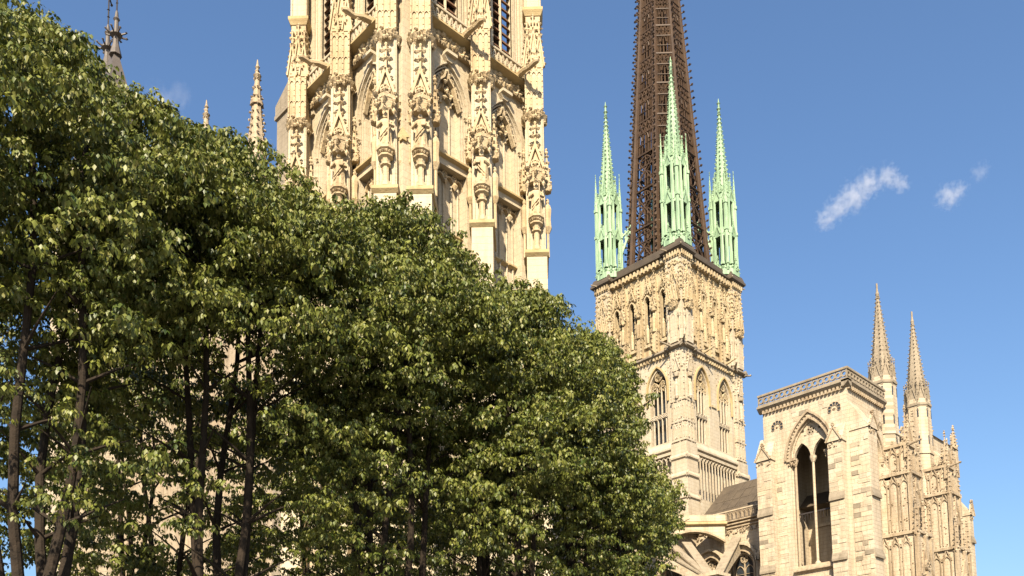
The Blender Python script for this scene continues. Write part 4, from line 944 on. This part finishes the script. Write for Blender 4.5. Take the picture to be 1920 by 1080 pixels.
def crown_mesh(boughs, seed, leaf=.068, per=20, leaves=22, at=(0,0)):
    """boughs: array of bough centres (n,3); every bough carries sprays, every spray a drooping rosette of leaves"""
    r = np.random.default_rng(seed); n = len(boughs)
    c = np.repeat(boughs, per, 0)+r.normal(0, 1, (n*per, 3))*np.array([.40, .40, .07])
    c[:, 2] -= .55*((c[:, :2]-np.repeat(boughs, per, 0)[:, :2])**2).sum(1)
    bi = np.repeat(np.arange(n), per); ok = clip_crown(c, *at, r, bi); bi = bi[ok]; c = c[ok]
    m = len(c); size = r.uniform(.85, 1.2, m); tone = np.clip(r.normal(.45, .25, m)+r.normal(0, .12, n)[bi], 0, 1)
    k = np.repeat(np.arange(m), leaves); L = len(k)
    az = r.uniform(0, 2*pi, L); al = np.radians(np.clip(r.normal(42, 24, L), 0, 95)); ln = leaf*size[k]*r.uniform(.8, 1.25, L); R = .105*size[k]*r.uniform(.75, 1.2, L)
    ca, sa, cz, sz = np.cos(al), np.sin(al), np.cos(az), np.sin(az)
    nr = np.stack([sa*cz, sa*sz, ca], 1); base = c[k]+nr*R[:, None]*np.array([1.15, 1.15, .8])
    ta = al+np.radians(r.normal(12, 14, L)); d = np.stack([np.cos(ta)*cz, np.cos(ta)*sz, -np.sin(ta)], 1)
    s = np.stack([-sz, cz, np.zeros(L)], 1); up = np.cross(d, s); up *= np.sign((up*nr).sum(1))[:, None]; roll = r.normal(0, .25, L)
    s2 = s*np.cos(roll)[:, None]+up*np.sin(roll)[:, None]
    wd = ln*r.uniform(.30, .38, L)
    mid = base+d*(ln*.40)[:, None]; tip = base+d*ln[:, None]-np.array([0, 0, 1])*(ln*.15)[:, None]
    le = mid+s2*wd[:, None]-up*(wd*.25)[:, None]; ri = mid-s2*wd[:, None]-up*(wd*.25)[:, None]
    V = np.stack([base, le, tip, ri], 1).reshape(-1, 3)
    me = bpy.data.meshes.new('crown'); me.vertices.add(L*4); me.vertices.foreach_set('co', V.astype(np.float32).ravel())
    idx = (np.arange(L)*4)[:, None]+np.array([0, 1, 2, 0, 2, 3])[None]
    me.loops.add(L*6); me.loops.foreach_set('vertex_index', idx.astype(np.int32).ravel())
    me.polygons.add(L*2); me.polygons.foreach_set('loop_start', np.arange(L*2, dtype=np.int32)*3)
    me.update(calc_edges=True)
    col = np.ones((L, 4, 4), np.float32); tt = np.clip(tone[k]+r.normal(0, .12, L), 0, 1); col[:, :, 0] = tt[:, None]; col[:, :, 1] = (r.random(L)**5*.8)[:, None]; col[:, :, 2] = 0
    a = me.color_attributes.new('tone', 'FLOAT_COLOR', 'POINT'); a.data.foreach_set('color', col.ravel())
    me.materials.append(LEAF); return me
def make_tree(x, y, top, R, seed, label, nb=430, zb=5.4, dense=8.3, lean=(0, 0), group='lime trees in the front row', name='lime_tree', leaf=.068):
    r = np.random.default_rng(seed); rr = random.Random(seed)
    root = thing(name, label, 'tree', (x, y, 0), 0, group)
    prof = lambda t: R*np.sqrt(np.clip(1-np.abs((t-.30)/.72)**2.3, 0, 1))*(1+.0*t)
    out = []
    lobes = [(rr.uniform(0, 2*pi), rr.uniform(.15, .9), rr.uniform(.08, .22)) for _ in range(9)]
    while len(out) < nb:
        low = r.random() < .06
        z = r.uniform(zb, dense) if low else dense+(top-dense)*r.random()**.85
        t = (z-zb)/(top-zb); a = r.uniform(0, 2*pi); q = float(prof(t))
        for la, lz, lk in lobes: q *= 1+lk*math.exp(-((t-lz)/.16)**2)*max(0, cos(a-la))
        f = r.random()**.38 if r.random() < .86 else r.random()
        if mnoise.noise(Vector((x+q*f*cos(a), y+q*f*sin(a), z*1.25))*.8) < -.09: continue
        out.append((q*f*cos(a)+lean[0]*t, q*f*sin(a)*(1.3 if sin(a) < 0 else 1)+lean[1]*t, z-.15))
    B = np.array(out); me = crown_mesh(B, seed+1, leaf, at=(x, y))
    cr = ob('crown', me, None, root); cr['kind'] = 'stuff'
    tr = MB(); zf = rr.uniform(2.6, 3.4)
    tr.tube([(0,0,-.1),(.02,0,.3),(rr.uniform(-.06,.06),rr.uniform(-.06,.06),zf*.6),(0,0,zf+.2)], [.30,.21,.18,.18], 12); trunk = ob('trunk', tr, BARK, root)
    nl = rr.randint(5, 6)
    for i in range(nl):
        a = 2*pi*(i+rr.uniform(-.25,.25))/nl; sp = rr.uniform(.5, 1.0)*R*.62; pts = []; H = top-rr.uniform(.7, 1.8)
        for j in range(9):
            t = j/8; rad = sp*(t**.75)*(1-.15*t)+.08; w_ = .16*sin(t*7+i*2)
            pts.append((rad*cos(a)+w_*sin(a)+lean[0]*t*.7, rad*sin(a)-w_*cos(a)+lean[1]*t*.7, zf-.1+(H-zf)*t))
        rd = [.085*(1-.82*(j/8)**.9)+.012 for j in range(9)]
        lm = MB().tube(pts, rd, 10)
        for j in range(3, 9):
            for _ in range(2):
                b = rr.uniform(0, 2*pi); l = rr.uniform(.5, 1.3); p = pts[j-1]
                lm.tube([p, (p[0]+l*.5*cos(b), p[1]+l*.5*sin(b), p[2]+.3*l), (p[0]+l*cos(b), p[1]+l*sin(b), p[2]+.55*l)], [rd[j-1]*.45+.008, .02, .008], 5)
        ob('limb', lm, BARK, trunk)
    return root
FT = [(4.15, 14.5, 13.5, 2.6, 8.9, 'nearest lime tree filling the left edge, tallest in the picture, with bare lower limbs'),
      (7.25, 14.9, 13.0, 2.3, 8.8, 'second lime tree from the left, its crown against the leftmost pinnacles'),
      (10.75, 14.6, 13.2, 2.15, 8.3, 'rounded lime tree crown rising in front of the bell tower\'s corner'),
      (14.0, 14.8, 12.8, 2.15, 8.0, 'lime tree below the bell tower\'s right edge, dark stems showing below'),
      (17.1, 14.7, 12.5, 2.35, 7.4, 'lime tree overlapping the left side of the crossing tower')]
for i, (x, y, t, R, dn, lab) in enumerate(FT): make_tree(x, y, t, R, 40+i*7, lab, 320, 5.6, dn-.3)
make_tree(19.4, 15.6, 9.9, 1.9, 91, 'low leafy lime tree at the right end of the row, beside the flying buttresses', 120, 4.6, 5.6)
BT = [(3.6, 21.0, 12.0, 'rear-row lime tree seen between the stems at the far left'), (8.6, 21.4, 12.2, 'rear-row lime tree seen left of the second tree\'s stems'),
      (13.4, 21.2, 12.0, 'rear-row lime tree seen below the rounded crown'), (18.2, 21.6, 11.8, 'rear-row lime tree seen behind the bell tower edge tree')]
for i, (x, y, t, lab) in enumerate(BT): make_tree(x, y, t, 2.7, 140+i*5, lab, 165, 3.6, 5.0, group='lime trees in the rear row', leaf=.078)

# ------------------------------------------------------------------ small clouds, far away
def cloud(label, pts, dens, seed, noise_scale):
    """pts: (photo x, photo y, radius px across, radius px along) puffs, set on a layer 900 m up"""
    m = MB(); P = []
    for x, y, r in pts:
        c = onz(x, y, 900.0); k = r/FPX*(c-Vector((0,0,EYE))).dot(F_); P.append((c, k))
    o = sum((c for c, k in P), Vector())/len(P); rr = random.Random(seed)
    import bmesh
    bm = bmesh.new()
    for c, k in P:
        q = bmesh.ops.create_icosphere(bm, subdivisions=3, radius=k)['verts']
        for v in q: v.co = v.co*(1+.12*sin(v.co.x/k*3+seed)*cos(v.co.z/k*4))+(c-o)
    me = bpy.data.meshes.new('cloud'); bm.to_mesh(me); bm.free()
    ob_ = bpy.data.objects.new('cloud', me); COL.objects.link(ob_); ob_.location = o
    rm = ob_.modifiers.new('join', 'REMESH'); rm.mode = 'VOXEL'; rm.voxel_size = min(k for c, k in P)/4
    mt = bpy.data.materials.new('cloud_vapour'); mt.use_nodes = True; t = mt.node_tree; t.nodes.remove(t.nodes['Principled BSDF'])
    v = N(t, 'VolumePrincipled'); v.inputs['Color'].default_value = (1, .98, .98, 1); v.inputs['Anisotropy'].default_value = .2
    tc = N(t, 'TexCoord'); s = max(k for c, k in P)
    n1 = noise(t, tc.outputs['Object'], noise_scale/s, 5, .6)
    # falls off towards the rim of every puff
    best = None
    for c, k in P:
        vm = N(t, 'VectorMath', operation='DISTANCE'); t.links.new(tc.outputs['Object'], vm.inputs[0]); vm.inputs[1].default_value = tuple(c-o)
        mr = N(t, 'MapRange'); mr.inputs[1].default_value = k; mr.inputs[2].default_value = 0; t.links.new(vm.outputs['Value'], mr.inputs[0])
        if best is None: best = mr.outputs[0]
        else:
            mx = N(t, 'Math', operation='MAXIMUM'); t.links.new(best, mx.inputs[0]); t.links.new(mr.outputs[0], mx.inputs[1]); best = mx.outputs[0]
    ad = N(t, 'Math', operation='MULTIPLY_ADD'); t.links.new(n1, ad.inputs[0]); ad.inputs[1].default_value = 2.4; ad.inputs[2].default_value = -1.5
    a2 = N(t, 'Math', operation='ADD'); t.links.new(ad.outputs[0], a2.inputs[0]); t.links.new(best, a2.inputs[1])
    mr = N(t, 'MapRange'); t.links.new(a2.outputs[0], mr.inputs[0]); mr.inputs[1].default_value = 0.0; mr.inputs[2].default_value = .8; mr.inputs[3].default_value = 0; mr.inputs[4].default_value = dens
    t.links.new(mr.outputs[0], v.inputs['Density']); t.links.new(v.outputs[0], t.nodes['Material Output'].inputs['Volume'])
    me.materials.append(mt); tag(ob_, label, 'cloud', 'small clouds in the blue sky')
cloud('largest white cloud, a slanting streak right of the green pinnacles', [(1548,412,26),(1570,392,32),(1600,370,38),(1628,345,34),(1664,332,30),(1690,345,22)], .030, 1, 3.6)
cloud('round white cloud puff near the right edge', [(1780,367,32),(1798,358,22)], .028, 2, 3.2)
cloud('tiny faint cloud above the round puff at the right edge', [(1838,322,24)], .012, 3, 2.6)
cloud('faint wispy cloud above the trees between the left spires', [(310,195,44),(335,180,34),(295,175,30)], .006, 4, 2.2)
